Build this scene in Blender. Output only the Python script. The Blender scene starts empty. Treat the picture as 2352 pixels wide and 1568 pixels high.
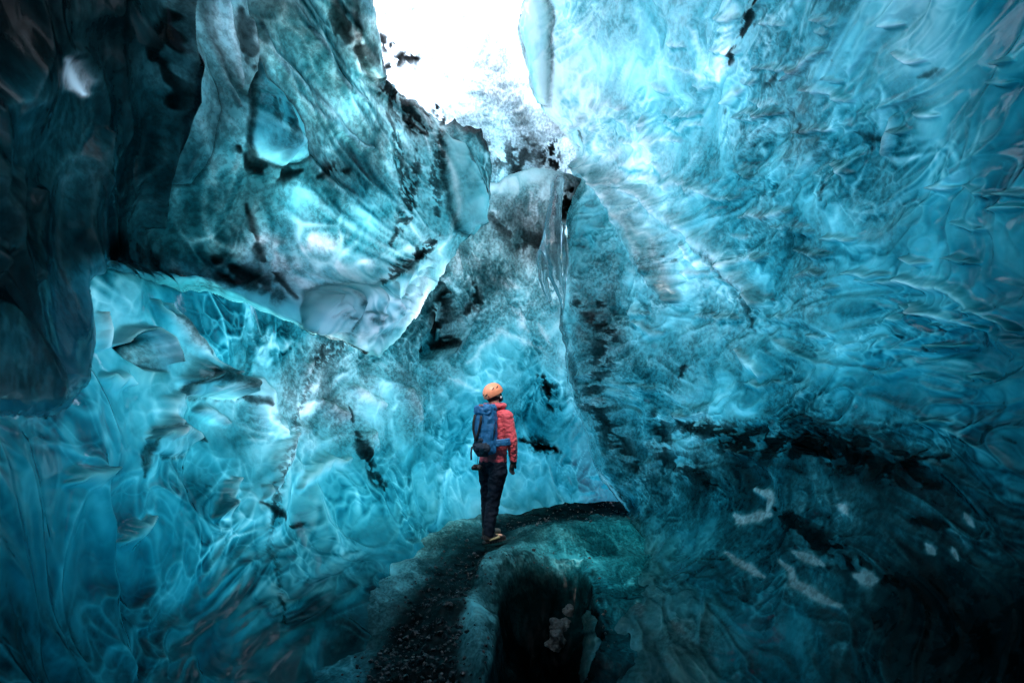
import bpy, bmesh, math, random
import numpy as np
from mathutils import Vector, Matrix
random.seed(7)
S = bpy.context.scene
COL = S.collection
rad = math.radians

# ------------------------------------------------------------------ camera
CAM = np.array([0.0, 0.0, 1.75]); PITCH = rad(4.0); FOC = 1568.0
FWD = np.array([0, math.cos(PITCH), math.sin(PITCH)]); UPV = np.array([0, -math.sin(PITCH), math.cos(PITCH)])
def ray(u, v):
    u = np.asarray(u, float); v = np.asarray(v, float)
    a = (u - 1176) / FOC; b = (784 - v) / FOC
    return FWD + a[..., None] * np.array([1.0, 0, 0]) + b[..., None] * UPV
def pt(u, v, D):
    return CAM + ray(u, v) * np.asarray(D, float)[..., None]
def ground_depth(v):
    return -1.75 / ray(np.full_like(np.asarray(v, float), 1176.0), v)[..., 2]
def ss(e0, e1, x):
    t = np.clip((x - e0) / (e1 - e0), 0, 1); return t * t * (3 - 2 * t)

# ------------------------------------------------------------------ noise (gradient noise in numpy)
def _hash(ix, iy, iz, seed):
    h = (ix.astype(np.uint32) * np.uint32(374761393)) ^ (iy.astype(np.uint32) * np.uint32(668265263)) ^ (iz.astype(np.uint32) * np.uint32(2147483647)) ^ np.uint32((seed * 1274126177) & 0xffffffff)
    h = (h ^ (h >> np.uint32(13))) * np.uint32(1274126177)
    h = (h ^ (h >> np.uint32(16))) * np.uint32(2246822519)
    return h ^ (h >> np.uint32(15))
_G = np.array([[1,1,0],[-1,1,0],[1,-1,0],[-1,-1,0],[1,0,1],[-1,0,1],[1,0,-1],[-1,0,-1],[0,1,1],[0,-1,1],[0,1,-1],[0,-1,-1],[1,1,0],[-1,1,0],[0,-1,1],[0,-1,-1]], np.float32)
def noise(P, seed=0):
    P = P.astype(np.float32); F = np.floor(P); f = P - F; I = F.astype(np.int64) & 0xffffffff
    w = f * f * f * (f * (f * 6 - 15) + 10)
    out = np.zeros(P.shape[:-1], np.float32)
    for dx in (0, 1):
        wx = w[..., 0] if dx else 1 - w[..., 0]
        for dy in (0, 1):
            wy = w[..., 1] if dy else 1 - w[..., 1]
            for dz in (0, 1):
                wz = w[..., 2] if dz else 1 - w[..., 2]
                g = _G[_hash(I[..., 0] + dx, I[..., 1] + dy, I[..., 2] + dz, seed) & np.uint32(15)]
                d = (f[..., 0] - dx) * g[..., 0] + (f[..., 1] - dy) * g[..., 1] + (f[..., 2] - dz) * g[..., 2]
                out += wx * wy * wz * d
    return out
def fbm(P, o=3, seed=0, gain=.5):
    s = 0; a = 1
    for i in range(o):
        s = s + a * noise(P * (2.03 ** i) + i * 17.3, seed + i * 7); a *= gain
    return s
def vnoise(P, o=2, seed=0):
    return np.stack([fbm(P, o, seed), fbm(P + 31.7, o, seed + 101), fbm(P - 57.1, o, seed + 202)], -1)

# ------------------------------------------------------------------ scattered control values -> smooth field
def field(u, v, pts, sig=110.0, eps=1e-5):
    num = np.zeros(u.shape); den = np.zeros(u.shape)
    for p in pts:
        d2 = (u - p[0]) ** 2 + (v - p[1]) ** 2
        w = np.exp(-d2 / (2 * sig * sig)) + eps / (1 + d2 / (sig * sig)) ** 2
        num += w * p[2]; den += w
    return num / den
def tps(pts, lam=0.02):
    """thin plate spline through (u, v, value)"""
    A = np.array(pts, float); X = A[:, :2] / 1000; y = A[:, 2]; n = len(X)
    r = np.linalg.norm(X[:, None] - X[None], axis=-1)
    K = np.where(r > 0, r * r * np.log(r + 1e-12), 0) + lam * np.eye(n)
    Pm = np.c_[np.ones(n), X]
    M = np.block([[K, Pm], [Pm.T, np.zeros((3, 3))]])
    c = np.linalg.solve(M, np.r_[y, 0, 0, 0])
    def f(u, v):
        out = c[n] + c[n + 1] * u / 1000 + c[n + 2] * v / 1000
        for i in range(n):
            r2 = (u / 1000 - X[i, 0]) ** 2 + (v / 1000 - X[i, 1]) ** 2
            out = out + c[i] * .5 * r2 * np.log(r2 + 1e-12)
        return out
    return f
def dist_line(u, v, pts):
    """distance to a polyline, and the parameter 0..1 along it"""
    best = np.full(u.shape, 1e9); par = np.zeros(u.shape)
    L = [math.hypot(pts[i + 1][0] - pts[i][0], pts[i + 1][1] - pts[i][1]) for i in range(len(pts) - 1)]
    tot = sum(L); acc = 0
    for i in range(len(pts) - 1):
        ax, ay = pts[i][:2]; bx, by = pts[i + 1][:2]
        t = np.clip(((u - ax) * (bx - ax) + (v - ay) * (by - ay)) / max(L[i] ** 2, 1e-9), 0, 1)
        d = np.hypot(u - ax - t * (bx - ax), v - ay - t * (by - ay))
        m = d < best; best = np.where(m, d, best); par = np.where(m, (acc + t * L[i]) / tot, par); acc += L[i]
    return best, par
def inside(u, v, poly):
    r = np.zeros(u.shape, bool); n = len(poly)
    for i in range(n):
        x0, y0 = poly[i]; x1, y1 = poly[(i + 1) % n]
        if y0 == y1: continue
        c = ((y0 > v) != (y1 > v)) & (u < (x1 - x0) * (v - y0) / (y1 - y0) + x0)
        r ^= c
    return r
def sdist(u, v, poly):
    """signed distance to a closed outline, positive inside"""
    d, _ = dist_line(u, v, list(poly) + [poly[0]])
    return np.where(inside(u, v, poly), d, -d)

# ------------------------------------------------------------------ mesh building
def tag(o, label=None, cat=None, group=None, kind=None):
    if label: o['label'] = label
    if cat: o['category'] = cat
    if group: o['group'] = group
    if kind: o['kind'] = kind
    return o
def grid_mesh(name, P, keep, mat, attrs, parent=None):
    nv, nu = P.shape[:2]
    q = keep[:-1, :-1] & keep[1:, :-1] & keep[:-1, 1:] & keep[1:, 1:]
    idx = np.arange(nv * nu).reshape(nv, nu)
    F = np.stack([idx[:-1, :-1][q], idx[1:, :-1][q], idx[1:, 1:][q], idx[:-1, 1:][q]], -1)
    used = np.unique(F); remap = np.full(nv * nu, -1, np.int64); remap[used] = np.arange(len(used)); F = remap[F]
    V = P.reshape(-1, 3)[used]
    me = bpy.data.meshes.new(name)
    me.vertices.add(len(V)); me.vertices.foreach_set('co', V.astype(np.float32).ravel())
    me.loops.add(F.size); me.loops.foreach_set('vertex_index', F.astype(np.int32).ravel())
    me.polygons.add(len(F)); me.polygons.foreach_set('loop_start', np.arange(0, F.size, 4, dtype=np.int32))
    me.update(calc_edges=True)
    for k, a in attrs.items():
        at = me.attributes.new(k, 'FLOAT', 'POINT'); at.data.foreach_set('value', a.reshape(-1)[used].astype(np.float32))
    me.polygons.foreach_set('use_smooth', np.ones(len(F), bool))
    me.materials.append(mat)
    o = bpy.data.objects.new(name, me); COL.objects.link(o); o.parent = parent
    return o
def normals(P):
    du = np.gradient(P, axis=1); dv = np.gradient(P, axis=0)
    n = np.cross(du, dv); n /= np.linalg.norm(n, axis=-1, keepdims=True) + 1e-12
    s = np.sign(np.sum(n * (CAM - P), -1)); return n * s[..., None]   # into the cave
def axis(lo, hi, a, b, fine, coarse):
    x = [np.arange(a, b + .1, fine)]
    if lo < a: x.insert(0, a - np.arange(coarse, a - lo + coarse, coarse)[::-1] )
    if hi > b: x.append(b + np.arange(coarse, hi - b + coarse, coarse))
    return np.concatenate(x)

# ------------------------------------------------------------------ materials
def nd(nt, t, **kw):
    n = nt.nodes.new(t)
    for k, v in kw.items():
        if k.startswith('i_'):
            key = k[2:]; n.inputs[int(key) if key.isdigit() else key].default_value = v
        else: setattr(n, k, v)
    return n
K_ICE = (3.4, 1.23, 1.07)        # absorption of glacier ice: red goes first
def ice_material(name, rough=.11, bump=.3, fine=1.0, back=.12, spec_scale=26.0, coat=.65, add=.3):
    m = bpy.data.materials.new(name); m.use_nodes = True; nt = m.node_tree; nt.nodes.clear(); L = nt.links.new
    out = nd(nt, 'ShaderNodeOutputMaterial')
    tc = nd(nt, 'ShaderNodeTexCoord')
    th = nd(nt, 'ShaderNodeAttribute', attribute_name='depth_and_light'); so = nd(nt, 'ShaderNodeAttribute', attribute_name='soil_and_shade')  # both carry light and shade along with the ice's own colour
    # small swirls of clear and bubbly ice: vary the depth of ice a little
    mp = nd(nt, 'ShaderNodeMapping', i_Scale=(1, .5, .85)); L(tc.outputs['Object'], mp.inputs['Vector'])     # bubbles drawn out along the flow of the glacier
    wn = nd(nt, 'ShaderNodeTexNoise', i_Scale=2.2, i_Detail=3.0); L(mp.outputs[0], wn.inputs['Vector'])
    wa = nd(nt, 'ShaderNodeVectorMath', operation='MULTIPLY_ADD'); L(wn.outputs['Color'], wa.inputs[0]); wa.inputs[1].default_value = (.10, .10, .10); L(mp.outputs[0], wa.inputs[2])
    n1 = nd(nt, 'ShaderNodeTexNoise', i_Scale=9.0 * fine, i_Detail=1.6, i_Roughness=.5, i_Distortion=.15); L(wa.outputs[0], n1.inputs['Vector'])
    n2 = nd(nt, 'ShaderNodeTexNoise', i_Scale=spec_scale, i_Detail=4.0, i_Roughness=.65, i_Distortion=.0); L(wa.outputs[0], n2.inputs['Vector'])
    v = nd(nt, 'ShaderNodeMapRange', i_1=.3, i_2=.7, i_3=.93, i_4=1.07); L(n1.outputs['Fac'], v.inputs[0])
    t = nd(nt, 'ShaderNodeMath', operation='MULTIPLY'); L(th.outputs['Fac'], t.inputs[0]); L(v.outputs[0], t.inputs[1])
    # grit: soil attribute broken into specks
    g = nd(nt, 'ShaderNodeMapRange', i_1=.42, i_2=.62, i_3=.72, i_4=1.35); L(n2.outputs['Fac'], g.inputs[0])
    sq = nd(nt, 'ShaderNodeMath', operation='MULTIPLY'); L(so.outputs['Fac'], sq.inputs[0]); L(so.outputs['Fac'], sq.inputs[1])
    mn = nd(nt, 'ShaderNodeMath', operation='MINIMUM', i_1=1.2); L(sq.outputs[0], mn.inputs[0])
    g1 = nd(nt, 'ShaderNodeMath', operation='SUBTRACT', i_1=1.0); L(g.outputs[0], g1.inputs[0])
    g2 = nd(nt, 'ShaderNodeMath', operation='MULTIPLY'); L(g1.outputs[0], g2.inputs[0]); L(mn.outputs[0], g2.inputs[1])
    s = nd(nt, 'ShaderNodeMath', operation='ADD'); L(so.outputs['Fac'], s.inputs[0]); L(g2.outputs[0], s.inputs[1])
    def beer(mul, add, smul):
        tt = nd(nt, 'ShaderNodeMath', operation='MULTIPLY_ADD'); L(t.outputs[0], tt.inputs[0]); tt.inputs[1].default_value = mul; tt.inputs[2].default_value = add
        cmb = nd(nt, 'ShaderNodeCombineColor')
        for i, k in enumerate(K_ICE):
            a = nd(nt, 'ShaderNodeMath', operation='MULTIPLY'); L(tt.outputs[0], a.inputs[0]); a.inputs[1].default_value = -k
            b = nd(nt, 'ShaderNodeMath', operation='MULTIPLY_ADD'); L(s.outputs[0], b.inputs[0]); b.inputs[1].default_value = -smul; L(a.outputs[0], b.inputs[2])
            e = nd(nt, 'ShaderNodeMath', operation='EXPONENT'); L(b.outputs[0], e.inputs[0]); L(e.outputs[0], cmb.inputs[i])
        return cmb
    ct = beer(1.0, 0.0, 1.0)
    cb = beer(.5, add, .9)
    bmix = nd(nt, 'ShaderNodeMath', operation='MULTIPLY_ADD', i_1=.09); L(n2.outputs['Fac'], bmix.inputs[0]); L(n1.outputs['Fac'], bmix.inputs[2])
    bp = nd(nt, 'ShaderNodeBump', i_Strength=bump, i_Distance=.06); L(bmix.outputs[0], bp.inputs['Height'])
    tr = nd(nt, 'ShaderNodeBsdfTranslucent'); L(ct.outputs[0], tr.inputs['Color']); L(bp.outputs[0], tr.inputs['Normal'])
    sc = nd(nt, 'ShaderNodeVectorMath', operation='SCALE'); L(cb.outputs[0], sc.inputs[0]); sc.inputs['Scale'].default_value = back
    df = nd(nt, 'ShaderNodeBsdfDiffuse', i_Roughness=.4); L(sc.outputs[0], df.inputs['Color']); L(bp.outputs[0], df.inputs['Normal'])
    ad = nd(nt, 'ShaderNodeAddShader'); L(tr.outputs[0], ad.inputs[0]); L(df.outputs[0], ad.inputs[1])
    bg = nd(nt, 'ShaderNodeBump', i_Strength=bump * .35, i_Distance=.05); L(n1.outputs['Fac'], bg.inputs['Height'])      # the melted skin is smoother than the ice under it
    gl = nd(nt, 'ShaderNodeBsdfGlossy', i_Roughness=rough); L(bg.outputs[0], gl.inputs['Normal'])
    fr = nd(nt, 'ShaderNodeFresnel', i_IOR=1.29); L(bg.outputs[0], fr.inputs['Normal'])
    fm = nd(nt, 'ShaderNodeMath', operation='MULTIPLY'); L(fr.outputs[0], fm.inputs[0]); fm.inputs[1].default_value = coat
    dg = nd(nt, 'ShaderNodeMath', operation='MULTIPLY_ADD', i_1=1.2, i_2=1.0); L(s.outputs[0], dg.inputs[0])          # grit takes the shine off
    fd = nd(nt, 'ShaderNodeMath', operation='DIVIDE'); L(fm.outputs[0], fd.inputs[0]); L(dg.outputs[0], fd.inputs[1])
    mx = nd(nt, 'ShaderNodeMixShader'); L(fd.outputs[0], mx.inputs[0]); L(ad.outputs[0], mx.inputs[1]); L(gl.outputs[0], mx.inputs[2])
    L(mx.outputs[0], out.inputs['Surface'])
    return m
def plain(name, col, rough=.6, bump=0, scale=60, var=.15, spec=.4, metal=0, bump_dist=.004, sheen=0, wave=None):
    m = bpy.data.materials.new(name); m.use_nodes = True; nt = m.node_tree; L = nt.links.new
    b = nt.nodes['Principled BSDF']; b.inputs['Roughness'].default_value = rough; b.inputs['Specular IOR Level'].default_value = spec; b.inputs['Metallic'].default_value = metal
    tc = nd(nt, 'ShaderNodeTexCoord'); n = nd(nt, 'ShaderNodeTexNoise', i_Scale=scale, i_Detail=5.0, i_Roughness=.6); L(tc.outputs['Object'], n.inputs['Vector'])
    lo = nd(nt, 'ShaderNodeMapRange', i_1=.3, i_2=.7, i_3=1 - var, i_4=1 + var); L(n.outputs['Fac'], lo.inputs[0])
    sc = nd(nt, 'ShaderNodeVectorMath', operation='SCALE'); sc.inputs[0].default_value = col; L(lo.outputs[0], sc.inputs['Scale']); L(sc.outputs[0], b.inputs['Base Color'])
    if sheen: b.inputs['Sheen Weight'].default_value = sheen
    h = n.outputs['Fac']
    if wave:
        w = nd(nt, 'ShaderNodeTexWave', bands_direction='Z', i_Scale=wave, i_Distortion=1.5, i_Detail=1.0); L(tc.outputs['Object'], w.inputs['Vector'])
        a = nd(nt, 'ShaderNodeMath', operation='MULTIPLY_ADD', i_1=2.0); L(w.outputs['Fac'], a.inputs[0]); L(n.outputs['Fac'], a.inputs[2]); h = a.outputs[0]
    if bump:
        bp = nd(nt, 'ShaderNodeBump', i_Strength=bump, i_Distance=bump_dist); L(h, bp.inputs['Height']); L(bp.outputs[0], b.inputs['Normal'])
    return m

M_ICE = ice_material('glacier_ice')
M_SMOOTH = ice_material('smooth_ice', rough=.1, bump=.25, fine=.6)
M_SNOW = ice_material('bright_snow_ice', rough=.4, bump=.3, back=.5, coat=.4)
M_GROUND = ice_material('dirty_ground_ice', rough=.2, bump=1.0, back=.9, spec_scale=42, add=.5, coat=.5)
M_FLAKE = ice_material('flaky_ice', rough=.08, bump=.26, fine=1.3, coat=.8)

# glow and shade set into ice and grit colour: (u, v, depth and light, soil and shade)
ICE_TONES = {
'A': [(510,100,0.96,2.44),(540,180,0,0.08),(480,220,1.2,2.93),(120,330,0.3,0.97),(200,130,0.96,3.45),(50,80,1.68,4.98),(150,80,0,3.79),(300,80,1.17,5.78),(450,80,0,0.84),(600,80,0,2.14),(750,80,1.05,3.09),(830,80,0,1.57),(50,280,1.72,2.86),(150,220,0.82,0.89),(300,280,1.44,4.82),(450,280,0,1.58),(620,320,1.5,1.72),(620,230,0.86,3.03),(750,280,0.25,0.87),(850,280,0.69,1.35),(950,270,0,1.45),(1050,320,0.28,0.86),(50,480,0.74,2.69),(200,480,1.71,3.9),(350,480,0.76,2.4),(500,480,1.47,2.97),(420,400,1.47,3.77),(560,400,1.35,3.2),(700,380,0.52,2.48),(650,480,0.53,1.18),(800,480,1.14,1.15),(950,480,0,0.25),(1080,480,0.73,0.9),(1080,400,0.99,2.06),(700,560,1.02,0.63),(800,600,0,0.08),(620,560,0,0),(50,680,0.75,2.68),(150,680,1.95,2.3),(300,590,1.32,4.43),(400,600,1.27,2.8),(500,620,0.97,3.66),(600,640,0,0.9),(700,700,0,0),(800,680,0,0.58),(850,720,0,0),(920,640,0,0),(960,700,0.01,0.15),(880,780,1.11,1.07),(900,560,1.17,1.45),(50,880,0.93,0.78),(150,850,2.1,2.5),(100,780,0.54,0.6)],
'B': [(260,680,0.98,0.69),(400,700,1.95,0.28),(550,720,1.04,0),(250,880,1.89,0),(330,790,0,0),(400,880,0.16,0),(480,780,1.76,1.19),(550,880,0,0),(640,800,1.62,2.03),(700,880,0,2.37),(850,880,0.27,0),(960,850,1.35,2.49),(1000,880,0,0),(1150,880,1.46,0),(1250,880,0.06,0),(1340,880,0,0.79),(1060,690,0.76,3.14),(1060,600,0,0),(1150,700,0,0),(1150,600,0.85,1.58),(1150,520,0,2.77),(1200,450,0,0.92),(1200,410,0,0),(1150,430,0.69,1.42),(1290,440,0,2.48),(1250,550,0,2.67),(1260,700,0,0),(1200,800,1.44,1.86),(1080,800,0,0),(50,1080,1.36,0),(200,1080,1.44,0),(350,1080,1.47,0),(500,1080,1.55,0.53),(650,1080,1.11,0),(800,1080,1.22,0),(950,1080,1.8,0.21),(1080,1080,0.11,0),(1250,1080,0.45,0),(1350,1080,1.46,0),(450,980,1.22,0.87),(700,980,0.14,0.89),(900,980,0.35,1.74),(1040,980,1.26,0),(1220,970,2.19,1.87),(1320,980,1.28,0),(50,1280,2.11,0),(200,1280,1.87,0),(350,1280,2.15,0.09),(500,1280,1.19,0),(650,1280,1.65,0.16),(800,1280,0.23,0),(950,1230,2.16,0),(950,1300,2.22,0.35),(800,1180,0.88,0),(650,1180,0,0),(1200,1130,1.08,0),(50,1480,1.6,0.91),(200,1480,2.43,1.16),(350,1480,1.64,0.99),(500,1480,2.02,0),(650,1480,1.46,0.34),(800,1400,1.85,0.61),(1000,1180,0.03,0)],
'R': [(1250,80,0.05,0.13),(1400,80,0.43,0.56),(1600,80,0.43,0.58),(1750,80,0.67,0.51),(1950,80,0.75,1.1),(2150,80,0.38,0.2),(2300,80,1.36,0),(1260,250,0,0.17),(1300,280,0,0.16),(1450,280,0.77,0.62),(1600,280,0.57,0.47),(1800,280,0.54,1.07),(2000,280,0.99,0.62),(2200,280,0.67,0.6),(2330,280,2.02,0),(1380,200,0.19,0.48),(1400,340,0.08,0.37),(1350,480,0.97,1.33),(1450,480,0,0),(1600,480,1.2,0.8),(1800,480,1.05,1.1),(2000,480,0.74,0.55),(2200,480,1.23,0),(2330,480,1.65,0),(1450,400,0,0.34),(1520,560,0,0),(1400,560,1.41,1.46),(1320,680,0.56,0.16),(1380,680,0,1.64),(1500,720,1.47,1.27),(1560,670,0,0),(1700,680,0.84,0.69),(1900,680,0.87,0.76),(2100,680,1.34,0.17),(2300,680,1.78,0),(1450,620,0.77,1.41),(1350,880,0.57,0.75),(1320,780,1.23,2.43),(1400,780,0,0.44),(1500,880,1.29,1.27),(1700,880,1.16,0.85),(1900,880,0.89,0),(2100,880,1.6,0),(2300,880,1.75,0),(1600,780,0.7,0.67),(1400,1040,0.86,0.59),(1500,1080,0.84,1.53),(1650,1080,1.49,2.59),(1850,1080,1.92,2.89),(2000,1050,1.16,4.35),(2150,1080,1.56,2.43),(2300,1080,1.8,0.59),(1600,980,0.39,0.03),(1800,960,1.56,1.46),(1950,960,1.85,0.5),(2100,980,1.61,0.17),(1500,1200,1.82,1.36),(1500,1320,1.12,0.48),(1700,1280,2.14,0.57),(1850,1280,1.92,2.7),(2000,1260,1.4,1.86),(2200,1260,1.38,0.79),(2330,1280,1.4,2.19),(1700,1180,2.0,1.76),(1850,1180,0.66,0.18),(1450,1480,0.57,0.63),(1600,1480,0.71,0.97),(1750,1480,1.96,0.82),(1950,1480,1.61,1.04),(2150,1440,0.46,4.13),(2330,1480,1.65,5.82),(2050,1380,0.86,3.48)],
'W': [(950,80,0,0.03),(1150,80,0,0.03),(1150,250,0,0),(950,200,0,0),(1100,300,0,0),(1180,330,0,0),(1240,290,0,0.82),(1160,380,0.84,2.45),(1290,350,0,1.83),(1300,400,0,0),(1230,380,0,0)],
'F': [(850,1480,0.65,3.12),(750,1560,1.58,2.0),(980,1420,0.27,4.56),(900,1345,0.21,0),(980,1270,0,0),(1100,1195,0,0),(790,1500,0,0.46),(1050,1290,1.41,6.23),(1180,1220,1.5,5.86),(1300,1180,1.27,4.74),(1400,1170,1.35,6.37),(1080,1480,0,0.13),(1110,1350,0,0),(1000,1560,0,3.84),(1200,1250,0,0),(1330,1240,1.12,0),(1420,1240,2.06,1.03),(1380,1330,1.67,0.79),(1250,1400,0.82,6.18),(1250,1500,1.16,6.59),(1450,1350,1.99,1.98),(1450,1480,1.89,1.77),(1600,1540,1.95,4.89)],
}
# ------------------------------------------------------------------ ice relief
def cells(P, seed=0):
    """cellular field: distance to nearest and second centre, offset from the centre, a number per cell"""
    P = P.astype(np.float32); F = np.floor(P); I = F.astype(np.int64) & 0xffffffff; f = P - F
    f1 = np.full(P.shape[:-1], 9, np.float32); f2 = f1.copy(); off = np.zeros(P.shape, np.float32); idn = np.zeros(P.shape[:-1], np.float32)
    for dx in (-1, 0, 1):
        for dy in (-1, 0, 1):
            for dz in (-1, 0, 1):
                h = _hash((I[..., 0] + dx) & 0xffffffff, (I[..., 1] + dy) & 0xffffffff, (I[..., 2] + dz) & 0xffffffff, seed)
                d = np.stack([dx + .1 + .8 * (h & np.uint32(1023)) / 1023.0 - f[..., 0], dy + .1 + .8 * ((h >> np.uint32(10)) & np.uint32(1023)) / 1023.0 - f[..., 1], dz + .1 + .8 * ((h >> np.uint32(20)) & np.uint32(1023)) / 1023.0 - f[..., 2]], -1).astype(np.float32)
                r = np.sqrt((d * d).sum(-1)); m = r < f1
                f2 = np.where(m, f1, np.minimum(f2, r)); off = np.where(m[..., None], d, off); idn = np.where(m, (h >> np.uint32(5)) % np.uint32(1000) / 1000.0, idn); f1 = np.where(m, r, f1)
    return f1, f2, off, idn
def grad(x):
    if x.ndim < 2: return np.zeros(x.shape)
    return np.maximum(np.abs(np.gradient(x, axis=0)), np.abs(np.gradient(x, axis=1)))
def sab(x, e=.035):                      # |x| with its cusp rounded to what the mesh can carry
    e = np.maximum(e, 1.3 * grad(x)); return np.sqrt(x * x + e * e)
def crest(x, w):
    g = np.hypot(w, 1.5 * grad(x)); return np.exp(-(x / g) ** 2) * w / g
def scoop(Q, seed, w=.05):
    """melt scoops: smooth dishes that meet in sharp crests; light is painted low in each dish"""
    f1, f2, off, idn = cells(Q, seed)
    e = f2 - f1; c = crest(e, w); dk = crest(e - 2.6 * w, 1.1 * w)
    dish = np.minimum(f1 * f1, 1.0)
    tone = np.clip(-off[..., 2] * .9, -.6, .6) * ss(0, .35, e)  # dish bottoms brightened and tops darkened as painted light
    return dish, c, dk, tone, idn, ss(.0, .25, e)
def relief(P, scale=1.0, flow=(1, 1, 1), seed=0, warp=1.0, sub=1.0):
    """returns (height in metres, tone modulation with painted light) of melted, scalloped ice"""
    X = P / scale * np.array(flow)
    w1 = vnoise(X * .45, 2, seed + 11)
    w2 = vnoise((X + 1.1 * w1) * 1.3, 2, seed + 31)
    Q = X + warp * (.8 * w1 + .30 * w2)
    big = 1 - sab(fbm(Q * .7, 2, seed + 51), .06) * 2.2                      # broad ridges
    n1 = fbm(Q * 1.7 + 9, 2, seed + 131, .35)                                 # long flowing crests
    patch = ss(-.08, .28, fbm(X * .8, 2, seed + 151)); patch2 = ss(-.1, .25, fbm(X * 1.7 + 5, 2, seed + 161))
    ln = crest(n1, .03) * (.3 + .7 * patch2); halo = crest(n1, .12); dkl = crest(n1 - .08, .03) * patch
    d1, c1, k1, t1, i1, s1 = scoop(Q * 2.1 + .25 * w2, seed + 171)
    d2, c2, k2, t2, i2, s2 = scoop(X * 5.6 + .9 * w1 + 1.5 * w2, seed + 181, .06)
    fine = fbm(X * 11 + .6 * w1, 2, seed + 111, .5); fine = fine / (1 + (grad(fine) / .12) ** 2)
    a2 = (.35 + .65 * patch) * sub
    h = scale * (.09 * (big - .6) + .085 * (d1 - .35) + .022 * a2 * (d2 - .35) + .003 * fine + .018 * halo)
    m = -.20 * (big - .6) - .62 * t1 + .30 * (i1 - .5) * s1 - .36 * c1 * (.25 + .75 * patch2) + .45 * k1 * patch + a2 * (-.42 * t2 + .30 * (i2 - .5) * s2 - .38 * c2 * patch2 + .30 * k2) - .46 * ln - .25 * halo * patch + .55 * dkl + .30 * w2[..., 0] + .14 * fine + .04  # caustic-like bright and dark lines painted into the ice tone
    return h, m

BULGES = []
def bulge(key, poly, height, edge, fn=None, groove=.9, calm=.6):
    """a rounded swelling of the wall inside an outline"""
    BULGES.append((key, poly, height, edge, fn, groove, calm))
STROKES = []
def stroke(sheets, attr, width, amp, pts, wob=10, speck=0):
    STROKES.append((sheets, attr, width, amp, pts, wob, speck))

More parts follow.
